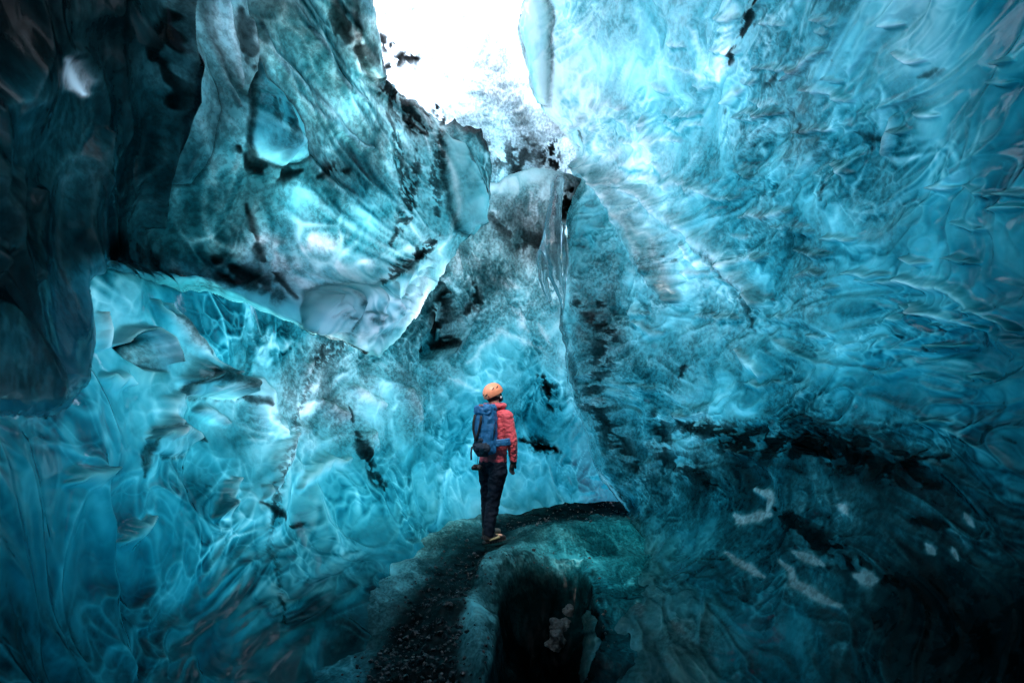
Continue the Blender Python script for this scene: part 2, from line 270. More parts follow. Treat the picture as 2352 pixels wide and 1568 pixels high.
def sheet(name, key, us, vs, depth, mat, sil=None, edge_w=60, edge_d=1.2, edge_noise=10, scale=1.0, flow=(1, 1, 1), seed=0, gain=(1, 1), tex=1.0, sig=75, depth_extra=None, attr_extra=None, rel=1.0, shape=None, label=None, min_d=.9, rel_fn=None, warp=1.0):
    U, V = np.meshgrid(us, vs)
    du = 2.5
    keep = np.ones(U.shape, bool); sd = None
    P0 = pt(U, V, depth(U, V))
    if sil is not None:
        sdf = lambda a, b: sdist(a, b, sil)
        wob = edge_noise * (fbm(P0 * 1.6, 3, seed + 5) * 2 + .8 * noise(P0 * 9, seed + 6))
        sd = sdf(U, V) + wob
        gv_, gu_ = np.gradient(sd)
        gu_ = gu_ / np.gradient(U, axis=1); gv_ = gv_ / np.gradient(V, axis=0)
        g2 = gu_ ** 2 + gv_ ** 2 + 1e-6
        stepmax = np.maximum(np.gradient(U, axis=1), np.gradient(V, axis=0))
        band = (sd < 0) & (sd > -1.5 * stepmax)
        U = np.where(band, U - sd * gu_ / g2, U); V = np.where(band, V - sd * gv_ / g2, V)
        keep = sd > -1.5 * stepmax
        sd = np.maximum(sd, 0)
    D = depth(U, V)
    if sd is not None:
        e = np.clip(1 - sd / edge_w, 0, 1)
        D = D + edge_d * (1 - np.sqrt(1 - np.clip(e, 0, .995) ** 2))
    if depth_extra: D = D + depth_extra(U, V)
    D = np.maximum(D, min_d)
    P = pt(U, V, D)
    if shape: P = shape(P, U, V)
    h, m = relief(P, scale, flow, seed, warp)
    wu = U + 16 * fbm(P * 2.2, 3, 301) + 5 * noise(P * 9, 303); wv = V + 16 * fbm(P * 2.2 + 40, 3, 302) + 5 * noise(P * 9 + 9, 304)
    T = field(wu, wv, [(a, b, t) for a, b, t, n in ICE_TONES[key]], sig)
    N = field(wu, wv, [(a, b, n) for a, b, t, n in ICE_TONES[key]], sig)
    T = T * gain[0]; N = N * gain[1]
    if key == 'W': N = N * 1.2 + .6; T = T + .04
    hx = np.zeros(U.shape); SET = np.zeros(U.shape)
    for sh, at, width, amp, pts, wob, speck in STROKES:
        if key not in sh: continue
        xs = [p[0] for p in pts]; ys = [p[1] for p in pts]; mg = width * 3 + 30
        rr = (U > min(xs) - mg) & (U < max(xs) + mg) & (V > min(ys) - mg) & (V < max(ys) + mg)
        if not rr.any(): continue
        i0, i1 = np.where(rr.any(1))[0][[0, -1]]; j0, j1 = np.where(rr.any(0))[0][[0, -1]]
        sl = (slice(i0, i1 + 1), slice(j0, j1 + 1))
        k = wob / 16.0
        a = U[sl] + (wu[sl] - U[sl]) * k; b = V[sl] + (wv[sl] - V[sl]) * k
        d, par = dist_line(a, b, pts)
        taper = .4 + .6 * ss(0, .3, np.minimum(par, 1 - par)) if len(pts) > 2 or pts[0] != pts[-1] else 1
        w = np.exp(-(d / (width * taper)) ** 2)
        if speck:
            sp = fbm(P[sl] * speck * (np.array([.8, .4, 1.7]) if key == 'R' else np.array([1, .5, 1])), 3, 401, .65); w = w * ss(-.12, .12, sp + .25 * (w - .5)) * 1.5
        if at == 't': T[sl] = T[sl] * np.maximum(1 + amp * w, .02)
        elif at == 'ta': T[sl] = np.maximum(T[sl] + amp * w, 0)
        elif at == 'n': N[sl] = np.maximum(N[sl] + amp * w, 0)
        elif at == 'h': hx[sl] += amp * w
        elif at == 'set': w = np.clip(w * 1.3, 0, 1); T[sl] += (amp[0] - T[sl]) * w; N[sl] += (amp[1] - N[sl]) * w; SET[sl] = np.maximum(SET[sl], w)
    Nn = normals(P)
    calm = 1 - .75 * SET; hb = np.zeros(U.shape)
    for bk, poly, height, edge, fn, grv, clm in BULGES:
        if bk != key: continue
        s = sdist(U, V, poly) + 5 * fbm(P * 3, 2, 611)
        k = np.sqrt(np.clip(1 - (1 - np.clip(s / edge, 0, 1)) ** 2, 0, 1)); hb = hb + height * k * (height > 0) + height * ss(0, edge, s) * (height < 0)
        groove = np.exp(-((s + 3) / 5) ** 2); N = N + grv * groove * (height > 0); calm = calm * (1 - clm * ss(0, edge * .3, s))
        m = m * (1 - .6 * clm * ss(0, edge * .3, s))
        if fn: T, N, m = fn(U, V, s, P, T, N, m)
    if rel_fn is not None: rel = rel * rel_fn(U, V)
    fade = 1.0 if sd is None else ss(0, edge_w * .8, sd) * .8 + .2
    P = P + Nn * ((h * rel * fade) * calm + hx)[..., None]
    if BULGES:
        tc = CAM - P; tc /= np.linalg.norm(tc, axis=-1, keepdims=True); dr = Nn + 1.5 * tc; dr /= np.linalg.norm(dr, axis=-1, keepdims=True); P = P + dr * hb[..., None]
    m = m * tex * (1 - .7 * SET)
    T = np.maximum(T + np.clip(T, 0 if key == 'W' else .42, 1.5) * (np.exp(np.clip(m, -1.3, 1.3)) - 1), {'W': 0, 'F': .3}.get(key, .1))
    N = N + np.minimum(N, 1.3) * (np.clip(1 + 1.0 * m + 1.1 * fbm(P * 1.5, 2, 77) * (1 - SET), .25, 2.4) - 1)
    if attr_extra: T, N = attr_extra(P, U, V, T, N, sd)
    o = grid_mesh(name, P, keep, mat, {'depth_and_light': T, 'soil_and_shade': N})  # fitted light and shade ride on these two attributes
    return o, (P, U, V, keep, T, N)

# ------------------------------------------------------------------ features drawn along the ice (u, v of the tone table)
# upper left wall (A)
stroke('A', 'h', 60, .10, [(640, 300), (622, 300)], wob=4)                        # hanging teardrop lobe
stroke('A', 'h', 40, .05, [(625, 215), (600, 260)], wob=4)
tear = [(596, 178), (575, 215), (556, 262), (546, 312), (566, 350), (620, 374), (672, 368), (705, 332), (706, 285), (682, 240), (650, 208), (628, 178), (618, 140), (604, 140)]
pass
stroke('A', 'n', 16, 1.3, [(600, 240), (625, 290), (640, 300)], speck=9)
stroke('A', 't', 34, -.45, [(600, 345), (660, 345)], wob=6)
stroke('A', 'n', 20, 2.2, [(530, 320), (560, 365), (610, 385), (650, 395), (700, 385)], speck=4)
stroke('A', 'n', 16, 2.0, [(720, 400), (760, 385), (800, 395)], speck=6)
for pts in ([(480, -10), (492, 90), (515, 180), (530, 235)], [(500, -10), (520, 100), (545, 200)], [(615, 60), (640, 130), (700, 190), (760, 250), (830, 350)],
            [(800, -20), (808, 60), (800, 110), (822, 160), (868, 182), (905, 215)], [(820, -20), (840, 90), (885, 170)], [(655, 150), (690, 220), (780, 300), (850, 340)],
            [(560, 40), (575, 100), (590, 160)], [(700, 60), (760, 170), (840, 230)]):
    stroke('A', 't', 7, -.35, pts, wob=7); stroke('A', 'n', 7, -.35, pts, wob=7); stroke('A', 'h', 12, .04, pts, wob=7)
for pts in ([(430, -20), (385, 120), (362, 250), (350, 400), (360, 520)],):
    stroke('A', 'h', 22, .12, pts, wob=6)
for pts in ([(540, 20), (550, 110), (575, 150)], [(760, -10), (800, 80), (830, 130), (868, 150)], [(395, 30), (350, 120), (340, 250)]):
    stroke('A', 'n', 20, 1.8, pts, speck=5)
stroke('A', 't', 36, -.3, [(700, 230), (790, 270), (850, 350)], wob=20); stroke('A', 'n', 36, -.2, [(700, 230), (790, 270), (850, 350)], wob=14)
stroke('A', 'n', 22, 2.4, [(880, 205), (925, 245), (965, 275), (985, 300)], speck=7)
stroke('A', 'n', 12, 2.6, [(900, 255), (945, 285), (975, 305)], speck=9)
for pts in ([(890, 260), (905, 340), (930, 430), (905, 560)], [(960, 330), (950, 430), (930, 520)], [(1010, 300), (1000, 400), (1010, 500)], [(985, 575), (930, 610), (880, 650)]):
    stroke('A', 'n', 13, 1.3, pts, speck=14)
stroke('A', 'n', 16, 2.2, [(960, 590), (1010, 555)], speck=14)
stroke('A', 't', 7, -.6, [(1008, 330), (1030, 400), (1045, 470), (1040, 540), (1020, 590)], wob=4); stroke('A', 'h', 26, .14, [(1050, 330), (1080, 420), (1085, 500)], wob=4)
stroke('A', 'n', 11, 2.4, [(1060, 330), (1080, 400), (1110, 440)], speck=6); stroke('A', 'n', 10, 2.6, [(1015, 285), (1045, 265), (1075, 290), (1105, 300), (1125, 350)], wob=3)
stroke('A', 't', 24, -.3, [(1080, 460), (1070, 520)])
# bright windows under the overhang of A, streaky
for pts in ([(590, 545), (660, 550)], [(640, 600), (700, 640)], [(720, 560), (800, 545)], [(790, 600), (830, 640)], [(650, 580), (710, 650), (720, 680)], [(860, 590), (840, 640)]):
    stroke('A', 't', 24, -.75, pts, wob=18)
stroke('A', 'n', 14, 1.7, [(560, 470), (590, 560), (640, 640), (675, 690)], speck=5)
stroke('A', 'n', 30, 2.2, [(490, 590), (560, 640), (640, 690)], speck=4)
# snout lobe
sn = [(690, 700), (720, 668), (790, 652), (850, 655), (920, 620), (985, 575)]
stroke('A', 'h', 45, .12, [(730, 700), (800, 680), (880, 660), (960, 610)], wob=6); stroke('A', 't', 8, -.6, sn, wob=4)
stroke('A', 'n', 14, 3.0, [(690, 745), (740, 780), (800, 802), (840, 812)], speck=7)
stroke('A', 't', 14, -.55, [(1000, 665), (960, 730), (930, 780)], wob=5)
for pts in ([(860, 700), (930, 680)], [(820, 720), (850, 770)], [(900, 740), (930, 700)]): stroke('A', 't', 10, -.5, pts)
stroke('A', 'n', 24, 1.5, [(230, 640), (300, 560), (360, 600), (440, 640)], speck=4)
stroke('A', 't', 14, -.5, [(415, 600), (430, 640)]); stroke('A', 't', 30, -.35, [(160, 130), (190, 215)], wob=6); stroke('A', 'n', 24, -2.5, [(150, 140), (172, 175), (196, 215)], wob=5)
stroke('A', 'ta', 22, -2.2, [(150, 140), (172, 175), (196, 215)], wob=5)
for pts in ([(60, 390), (20, 480), (10, 620)], [(230, 300), (190, 400), (185, 520), (205, 620)], [(110, 440), (100, 520), (95, 640)]):
    stroke('A', 't', 12, -.3, pts, wob=6); stroke('A', 'h', 20, .03, pts, wob=6)
# lower left wall (B)
arc = [(262, 790), (290, 763), (325, 758), (355, 775), (385, 830)]
stroke('B', 'h', 10, .12, arc, wob=4); stroke('B', 't', 8, -.5, arc, wob=4); stroke('B', 'n', 18, 3.2, [(285, 790), (330, 785)], wob=5); stroke('B', 'ta', 20, 1.0, [(285, 788), (335, 782)], wob=5)
for pts in ([(345, 690), (400, 740), (450, 800), (495, 855)], [(380, 700), (440, 770), (490, 830)], [(236, 720), (245, 760), (240, 800)]):
    stroke('B', 't', 7, -.6, pts, wob=7); stroke('B', 'h', 9, .07, pts, wob=7)
stroke('B', 'n', 8, 1.2, [(360, 690), (420, 755), (470, 815)], wob=7)
for pts in ([(250, 860), (300, 890)], [(405, 900), (370, 1000)], [(340, 1000), (380, 975), (430, 1000)], [(470, 890), (560, 880)], [(600, 870), (640, 1000)], [(690, 860), (710, 830)],
            [(450, 940), (520, 960)], [(540, 1100), (500, 1180)], [(520, 1170), (495, 1190)], [(700, 1110), (740, 1060), (790, 1060)], [(660, 1000), (640, 1110)], [(270, 1250), (330, 1195)], [(180, 1120), (220, 1080)], [(740, 930), (790, 960)],
            [(800, 900), (870, 930)], [(850, 990), (840, 1050)], [(940, 900), (960, 960)], [(600, 1130), (612, 1140)]):
    stroke('B', 't', 15, -.5, pts, wob=16); stroke('B', 'h', 16, .07, pts, wob=16)
stroke('B', 'n', 13, .75, [(740, 800), (705, 900), (670, 1000), (645, 1080), (630, 1160), (632, 1240), (645, 1330), (655, 1420)], wob=8, speck=22)
stroke('B', 'n', 26, 1.0, [(800, 780), (745, 810), (720, 850)], speck=20)
stroke('B', 'h', 22, .16, [(420, 870), (460, 850), (520, 870), (545, 900)], wob=5); stroke('B', 'n', 9, 1.3, [(430, 880), (470, 862), (525, 885), (580, 905)], wob=6)
for pts in ([(800, 940), (830, 1040), (900, 1150)], [(560, 900), (620, 930)], [(1240, 860), (1265, 910), (1285, 950)], [(1190, 1000), (1240, 1020), (1285, 1040)], [(1210, 1010), (1260, 1030)], [(340, 1010), (330, 1100)], [(460, 1000), (490, 1020)],
            [(590, 1160), (640, 1180), (700, 1190)], [(430, 1070), (480, 1110)]):
    stroke('B', 'n', 9, 1.5, pts, wob=14, speck=5)
stroke('B', 'n', 14, 3, [(1200, 1010), (1270, 1035)], wob=12, speck=6); stroke('B', 'n', 16, 2.6, [(1245, 865), (1270, 905)], wob=12, speck=6)
# back wall (B): white wedge, ledge, dirt, dark arch
stroke('B', 't', 28, -.6, [(1055, 585), (1070, 615), (1030, 640)], wob=6); stroke('B', 'n', 28, -.4, [(1055, 585), (1070, 615), (1030, 640)], wob=6)
stroke('B', 't', 24, -.85, [(1135, 425), (1210, 402), (1290, 400)], wob=6); stroke('B', 'n', 24, -.9, [(1135, 425), (1210, 402), (1290, 400)], wob=6); stroke('B', 'h', 34, .08, [(1140, 440), (1220, 418), (1320, 420)], wob=6)
stroke('B', 'n', 20, 3.6, [(1310, 430), (1290, 470), (1335, 470), (1270, 500)], speck=5); stroke('B', 'n', 26, 1.2, [(1130, 500), (1200, 560), (1290, 560)], speck=4)
stroke('B', 'n', 20, 2.6, [(1020, 665), (1010, 720), (1030, 780), (985, 800)], speck=4); stroke('B', 'ta', 18, .6, [(1015, 760), (980, 810)], wob=8)
stroke('B', 'n', 14, 2.0, [(1085, 650), (1095, 700), (1050, 720)], speck=5)
stroke('B', 'h', 14, .2, [(1008, 650), (1040, 700), (1060, 760), (1020, 820)], wob=8)
for pts in ([(1080, 830), (1150, 760), (1240, 800)], [(1180, 700), (1210, 760)], [(1130, 640), (1200, 660)], [(1100, 900), (1030, 870)], [(1240, 740), (1270, 800)], [(1120, 850), (1140, 880)]):
    stroke('B', 't', 9, -.55, pts, wob=12)
# right wall (R)
ridge = [(1325, 370), (1400, 430), (1450, 520), (1510, 620), (1560, 690)]
stroke('R', 'h', 26, .22, ridge, wob=6); stroke('R', 't', 22, -.25, [(1360, 400), (1440, 470), (1500, 560), (1570, 690)], wob=20)
for pts in ([(1345, 385), (1400, 450), (1440, 530)], [(1390, 420), (1450, 500), (1490, 590)], [(1470, 520), (1530, 610), (1565, 690)], [(1500, 640), (1545, 680)]): stroke('R', 't', 6, -.45, pts, wob=16)
stroke('R', 't', 12, -.5, [(1440, 430), (1600, 540), (1700, 640), (1740, 700)], wob=8); stroke('R', 'h', 20, .10, [(1440, 430), (1600, 540), (1700, 640), (1740, 700)], wob=8)
stroke('R', 'n', 10, .8, [(1600, 560), (1690, 640), (1730, 760)], wob=8)
stroke('R', 'ta', 13, .33, [(1205, -20), (1200, 60), (1215, 130), (1232, 220), (1250, 260)], wob=3)
stroke('R', 't', 9, -.6, [(1228, -10), (1240, 100), (1250, 200)], wob=4)
stroke('R', 'n', 12, 2.3, [(1735, -20), (1715, 60), (1690, 110), (1672, 150)], speck=8); stroke('R', 'n', 8, 2.5, [(1742, -10), (1735, 20)], speck=6)
stroke('R', 't', 26, -.6, [(1680, -10), (1670, 100), (1640, 185)], wob=8)
fan = [((1640, 190), (1540, 150)), ((1640, 190), (1690, 130)), ((1640, 190), (1660, 90)), ((1640, 190), (1580, 60))]
for a, b in fan: stroke('R', 't', 7, -.45, [a, b], wob=6)
for pts in ([(1300, 300), (1330, 260), (1390, 235), (1440, 250)], [(1360, 240), (1400, 260), (1460, 290)], [(1430, 320), (1500, 330), (1570, 310)], [(1470, 270), (1500, 350)], [(1380, 420), (1460, 410), (1600, 440), (1700, 460)],
            [(1660, 230), (1700, 215)], [(1800, 180), (1900, 110)], [(2050, 270), (2030, 360)], [(1900, 380), (1950, 400)], [(1700, 500), (1810, 490)], [(1850, 200), (1960, 230)], [(2100, 700), (2250, 760)], [(1980, 640), (2180, 660), (2330, 760)], [(1700, 800), (1750, 860)], [(1650, 620), (1560, 560)]):
    stroke('R', 't', 9, -.5, pts, wob=14); stroke('R', 'h', 11, .05, pts, wob=14)
for pts in ([(1690, 225), (1660, 260)], [(1810, 250), (1850, 300)], [(1750, 210), (1780, 170)], [(1900, 140), (1960, 120)], [(1960, 300), (2010, 330)], [(1880, 420), (1890, 470)], [(1720, 330), (1740, 300)], [(2100, 180), (2140, 160)],
            [(1325, 305), (1330, 340)], [(1395, 1110), (1450, 1170)], [(2240, 960), (2340, 1010)], [(1590, 840), (1560, 850)], [(1530, 580), (1560, 600)], [(2050, 780), (2120, 800)]):
    stroke('R', 'n', 8, .8, pts, wob=14, speck=5)
for k in range(70):        # short flakes and dents, mostly level, over the wide right wall
    x = random.uniform(1400, 2340); y = random.uniform(30, 1050); a = random.uniform(-.7, .15) if x > 1500 else random.uniform(-1.4, -.4); l = random.uniform(18, 55)
    pts = [(x, y), (x + l * math.cos(a), y - l * math.sin(a) * .6), (x + 1.7 * l * math.cos(a), y - l * math.sin(a) * .5)]
    stroke('R', 'h', 8, random.uniform(.02, .06), pts, wob=12); stroke('R', 't', 7, random.uniform(-.45, -.15), pts, wob=12)
    stroke('R', 'ta', 6, random.uniform(.1, .4), [(p[0] + 4, p[1] + 11) for p in pts], wob=12)
stroke('R', 'n', 30, 1.3, [(1320, 700), (1400, 760), (1360, 900), (1400, 1000), (1460, 1080)], speck=5)
stroke('R', 'n', 14, 1.5, [(1370, 690), (1385, 700)], speck=6); stroke('R', 'n', 10, 1.5, [(1575, 840), (1560, 870)], speck=6)
stroke('R', 't', 6, -.5, [(1375, 1085), (1410, 1130), (1445, 1172)], wob=3)
stroke('R', 'n', 38, 2.2, [(1560, 975), (1700, 1010), (1880, 1020), (2020, 1045), (2180, 1060)], speck=8); stroke('R', 'n', 26, 2.4, [(1800, 1000), (1920, 1050), (2060, 1080), (2150, 1115)], speck=7)
stroke('R', 'n', 14, 1.8, [(2100, 1200), (2180, 1215)], speck=4); stroke('R', 'n', 28, 2.4, [(1780, 1170), (1860, 1230), (1960, 1290), (2060, 1340)], speck=7)
stroke('R', 'n', 50, 2.0, [(2020, 1330), (2140, 1400), (2260, 1480), (2352, 1540)], speck=5); stroke('R', 'n', 30, 1.6, [(1500, 950), (1530, 1050), (1640, 1110)], speck=4)
# skylight reflections painted as pale patches low on the right
for w, pts in ((13, [(1690, 1180), (1710, 1190), (1770, 1185)]), (12, [(1735, 1120), (1772, 1145), (1765, 1175)]), (9, [(1672, 1270), (1700, 1295), (1755, 1325)]), (12, [(1790, 1285), (1815, 1305), (1825, 1340), (1865, 1365), (1925, 1385)]),
              (11, [(1820, 1262), (1850, 1275), (1890, 1300)]), (19, [(1960, 1318), (1985, 1325), (2010, 1330)]), (9, [(1930, 1165), (1945, 1185)]), (10, [(1465, 1390), (1468, 1415)]), (9, [(1545, 1432), (1565, 1452)]), (8, [(2130, 1255), (2145, 1275)]), (7, [(2215, 1180), (2235, 1210)]), (5, [(2185, 1260), (2200, 1290)])):
    stroke('RF', 'set', w * 1.35, (.4, 1.35), pts, wob=9)
# white roof (W)
stroke('W', 'n', 12, 3.2, [(890, 150), (930, 130), (960, 140)], speck=8); stroke('W', 'n', 12, 2.6, [(870, 80), (885, 110), (905, 100)], speck=8); stroke('W', 'n', 10, 3, [(1005, 240), (1015, 280)], speck=9)
stroke('W', 'n', 22, 3.4, [(1272, 330), (1262, 365), (1285, 390)], speck=7); stroke('W', 'n', 34, 1.6, [(1150, 370), (1200, 340), (1180, 400)], speck=5); stroke('W', 'n', 8, 3, [(1170, 412), (1205, 415), (1215, 395)], speck=7)
stroke('W', 'n', 10, 1.8, [(1085, 300), (1110, 330), (1120, 370)], speck=8); stroke('W', 'n', 60, .25, [(960, 60), (1100, 200)], speck=9)

# ------------------------------------------------------------------ rounded bodies and hollows
def tear_in(U, V, s, P, T, N, m):
    i = ss(0, 14, s); g = ss(240, 360, V); sp = ss(.02, .2, fbm(P * np.array([9, 9, 5]), 3, 640)) * ss(345, 280, V) * np.exp(-((U - 625 - (V - 260) * .3) / 34) ** 2)
    return T + (1.05 - .35 * g - T) * i * .8, N + (.75 - .7 * g + 1.6 * sp - N) * i * .8, m
def clearer(a, b):
    def f(U, V, s, P, T, N, m):
        i = ss(0, 12, s); return T * (1 + (a - 1) * i), N * (1 + (b - 1) * i), m
    return f
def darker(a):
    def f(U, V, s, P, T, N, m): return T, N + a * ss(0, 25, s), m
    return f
bulge('A', tear, .15, 66, tear_in, groove=1.3, calm=.3)
bulge('A', [(1016, 300), (1045, 318), (1078, 372), (1100, 430), (1120, 465), (1112, 515), (1086, 542), (1052, 532), (1032, 480), (1018, 400)], .16, 30, clearer(.9, .6))
bulge('A', [(684, 708), (698, 674), (735, 656), (800, 650), (850, 655), (910, 632), (985, 580), (1008, 600), (985, 655), (940, 725), (890, 765), (840, 772), (790, 760), (740, 764), (700, 748)], .16, 40, clearer(1.1, .8), groove=.2, calm=-.35)
bulge('A', [(470, -60), (560, -60), (590, 90), (596, 170), (560, 215), (520, 180), (488, 90)], .12, 40, clearer(.8, .8))
bulge('A', [(800, -60), (850, -60), (846, 60), (862, 130), (880, 185), (850, 175), (815, 130), (800, 60)], .16, 24, clearer(.9, .8))
bulge('A', [(360, 250), (390, 120), (440, 60), (470, 120), (480, 230), (470, 330), (430, 420), (380, 430)], .14, 45, clearer(.95, .8))
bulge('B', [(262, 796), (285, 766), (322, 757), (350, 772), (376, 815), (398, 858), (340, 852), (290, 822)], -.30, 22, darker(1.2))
bulge('B', [(415, 908), (425, 870), (450, 850), (490, 850), (530, 865), (568, 896), (562, 918), (500, 908), (450, 912)], .16, 24, clearer(1.1, 1))
bulge('B', [(330, 1010), (345, 985), (400, 975), (440, 990), (450, 1020), (420, 1045), (370, 1050), (340, 1040)], .12, 26, clearer(.7, 1))
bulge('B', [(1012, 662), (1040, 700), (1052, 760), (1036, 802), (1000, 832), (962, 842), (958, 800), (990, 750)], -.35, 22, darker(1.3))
bulge('R', [(1196, 60), (1204, 0), (1245, -30), (1262, 60), (1266, 160), (1262, 240), (1236, 236), (1212, 150)], .12, 24, clearer(1.5, 1))

for pts in ([(960, 1300), (1050, 1215), (1160, 1172), (1290, 1150)], [(1110, 1300), (1160, 1258), (1270, 1205)], [(1150, 1345), (1190, 1318), (1330, 1298)]): stroke('F', 't', 7, -.8, pts, wob=16, speck=18)

for pts in ([(700, 690), (720, 680), (735, 700)], [(760, 668), (800, 700), (790, 740)], [(850, 665), (870, 700), (850, 750)], [(910, 650), (900, 700), (930, 720)], [(740, 720), (780, 725)], [(820, 720), (860, 730)], [(950, 620), (960, 670)]):
    stroke('A', 'h', 9, .05, pts, wob=14); stroke('A', 't', 6, -.6, pts, wob=14); stroke('A', 'n', 7, .7, [(x + 8, y + 12) for x, y in pts], wob=14)

# ------------------------------------------------------------------ cave surfaces
uu = lambda lo, hi, a, b: axis(lo, hi, a, b, 2.5, 40)
dA = tps([(-700, 300, 1.0), (-700, 1000, 1.0), (0, 300, 1.5), (0, 800, 1.3), (0, -300, 1.6), (200, 300, 2.8), (200, 850, 2.4), (400, 200, 3.8), (300, 600, 3.7), (400, 600, 4.6), (560, 650, 5.2), (620, 290, 4.6), (620, 650, 5.1), (700, 700, 5.2), (860, 50, 5.8), (860, 400, 6.5), (850, 750, 6.2), (1000, 300, 7.8), (1000, 600, 7.6), (1120, 400, 8.3), (860, -300, 5.0), (400, -300, 3.2)])
silA = [(-900, -520), (850, -520), (856, -20), (853, 60), (868, 130), (880, 185), (925, 215), (960, 232), (1005, 268), (1020, 280), (1045, 261), (1068, 283), (1108, 292), (1130, 360), (1125, 440), (1112, 500), (1085, 545), (1060, 562), (1028, 605), (1010, 645), (1000, 665), (960, 735), (900, 790), (872, 818), (835, 805), (790, 790), (720, 772), (685, 748), (640, 728), (560, 695), (480, 668), (400, 662), (330, 650), (300, 632), (240, 622), (214, 655), (228, 760), (208, 870), (150, 935), (95, 955), (0, 964), (-900, 1010)]
dB = tps([(-700, 1000, 1.5), (-700, 1700, 1.4), (0, 1000, 2.2), (0, 1568, 2.0), (200, 700, 3.6), (200, 1100, 3.0), (200, 1500, 2.8), (300, 650, 4.0), (450, 680, 5.2), (560, 710, 5.8), (450, 1000, 5), (450, 1500, 3.8), (700, 600, 7.5), (700, 900, 7), (700, 1200, 6), (700, 1500, 4.3), (800, 1500, 4.4), (810, 1400, 5.2), (900, 1330, 6.0), (900, 500, 9), (900, 900, 8.7), (900, 1200, 7.6), (900, 1370, 6.1), (1100, 600, 10), (1100, 900, 9.6), (1100, 1180, 9.4), (1300, 600, 10.9), (1300, 1000, 10.7), (1450, 1130, 11), (1200, 430, 10.0), (1500, 700, 11.2), (1000, 1290, 7.5), (900, 1400, 5.55), (1000, 1400, 6.1), (960, 1500, 5.2), (880, 1568, 4.5), (1000, 1568, 4.9), (1080, 1240, 8.7), (940, 1340, 6.6)])
silB = [(-900, 640), (0, 640), (80, 700), (140, 740), (155, 760), (145, 620), (210, 560), (330, 575), (480, 595), (640, 640), (720, 690), (840, 722), (880, 705), (925, 655), (965, 600), (1000, 560), (1050, 500), (1085, 460), (1098, 420), (1150, 418), (1210, 398), (1280, 395), (1340, 400), (1420, 380), (1620, 500), (1620, 1330), (1100, 1420), (800, 1720), (600, 1760), (-900, 1900)]
dR = tps([(1190, -400, 6.2), (1200, 0, 7.5), (1230, 230, 8.5), (1330, 370, 9.6), (1300, 600, 9.5), (1290, 800, 9.4), (1350, 1000, 9.2), (1440, 1170, 8.9), (1600, -300, 4.6), (1600, 100, 5.5), (1600, 500, 6.8), (1570, 700, 7.6), (1600, 1000, 7), (1600, 1300, 5.4), (1600, 1568, 4.0), (1380, 1230, 8.5), (1500, 1230, 7.8), (1360, 1330, 6.6), (1480, 1330, 6.05), (1340, 1430, 5.5), (1480, 1430, 4.95), (1330, 1568, 4.35), (1480, 1568, 3.9), (1900, 100, 3.9), (1900, 600, 4.6), (1900, 1000, 4.4), (1900, 1400, 3.4), (2200, 300, 2.9), (2200, 800, 3), (2200, 1200, 2.7), (2200, 1500, 2.3), (2352, 100, 2.4), (2352, 800, 2.3), (2352, 1500, 1.9), (3000, 0, 1.5), (3000, 900, 1.4), (3000, 1600, 1.3)])
silR = [(1215, -520), (1212, -40), (1200, 20), (1192, 60), (1203, 120), (1222, 215), (1250, 262), (1290, 305), (1332, 362), (1338, 410), (1310, 450), (1300, 520), (1293, 640), (1288, 760), (1300, 880), (1335, 960), (1360, 1050), (1380, 1100), (1412, 1140), (1446, 1176), (1400, 1215), (1345, 1320), (1330, 1420), (1320, 1720), (3300, 1800), (3300, -520)]
dW = tps([(800, -400, 8), (800, -1000, 5.6), (1150, -1000, 5.8), (1500, -1000, 5.6), (800, 0, 10), (1150, -400, 8.2), (1150, 0, 10.5), (1150, 300, 12.5), (1150, 500, 12.5), (1400, 0, 10), (1400, 500, 12.5), (800, 500, 12)])

def thin_lip(P, U, V, T, N, sd):      # the overhang thins to clear ice along its lower rim
    k = ss(780, 660, U) * ss(540, 600, V) * ss(80, 0, sd + 26 * fbm(P * 3, 3, 333)); return T + (1.1 - T) * k * .7, N * (1 - .85 * k)
sheetA, gA = sheet('cave_wall', 'A', uu(-900, 1150, -30, 1150), uu(-520, 1030, -30, 980), dA, M_ICE, silA, edge_w=36, edge_d=.6, edge_noise=6, scale=1.3, tex=.95, flow=(1, .42, .7), seed=13, min_d=.8, attr_extra=thin_lip)
sheetB, gB = sheet('cave_wall', 'B', uu(-900, 1640, -30, 1480), uu(320, 1900, 330, 1600), dB, M_ICE, silB, edge_w=20, edge_d=.3, edge_noise=6, scale=.62, warp=.7, rel=1.0, tex=1.0, flow=(1, .45, .75), seed=23, min_d=.8)
sheetR, gR = sheet('cave_wall', 'R', uu(1180, 3300, 1180, 2380), uu(-520, 1800, -30, 1600), dR, M_FLAKE, silR, edge_w=34, edge_d=1.5, edge_noise=5, scale=.4, flow=(.75, .35, 1.2), tex=.8, seed=43, min_d=1.0, rel=1.1, rel_fn=lambda U, V: 1 - .55 * ss(950, 1200, V))
sheetW, gW = sheet('cave_ceiling', 'W', axis(300, 1900, 780, 1420, 3, 30), axis(-1100, 560, -30, 460, 3, 30), dW, M_SNOW, None, scale=.9, seed=63, tex=1, rel=.7)
for o in (sheetA, sheetB, sheetR): tag(o, kind='structure')
tag(sheetA, label='dark overhanging upper left ice wall with hanging lobes'); tag(sheetB, label='glowing blue ice wall behind the person and lower left')
tag(sheetR, label='wide pale to teal scalloped ice wall on the right'); tag(sheetW, label='bright white translucent ice roof with black specks', kind='structure')

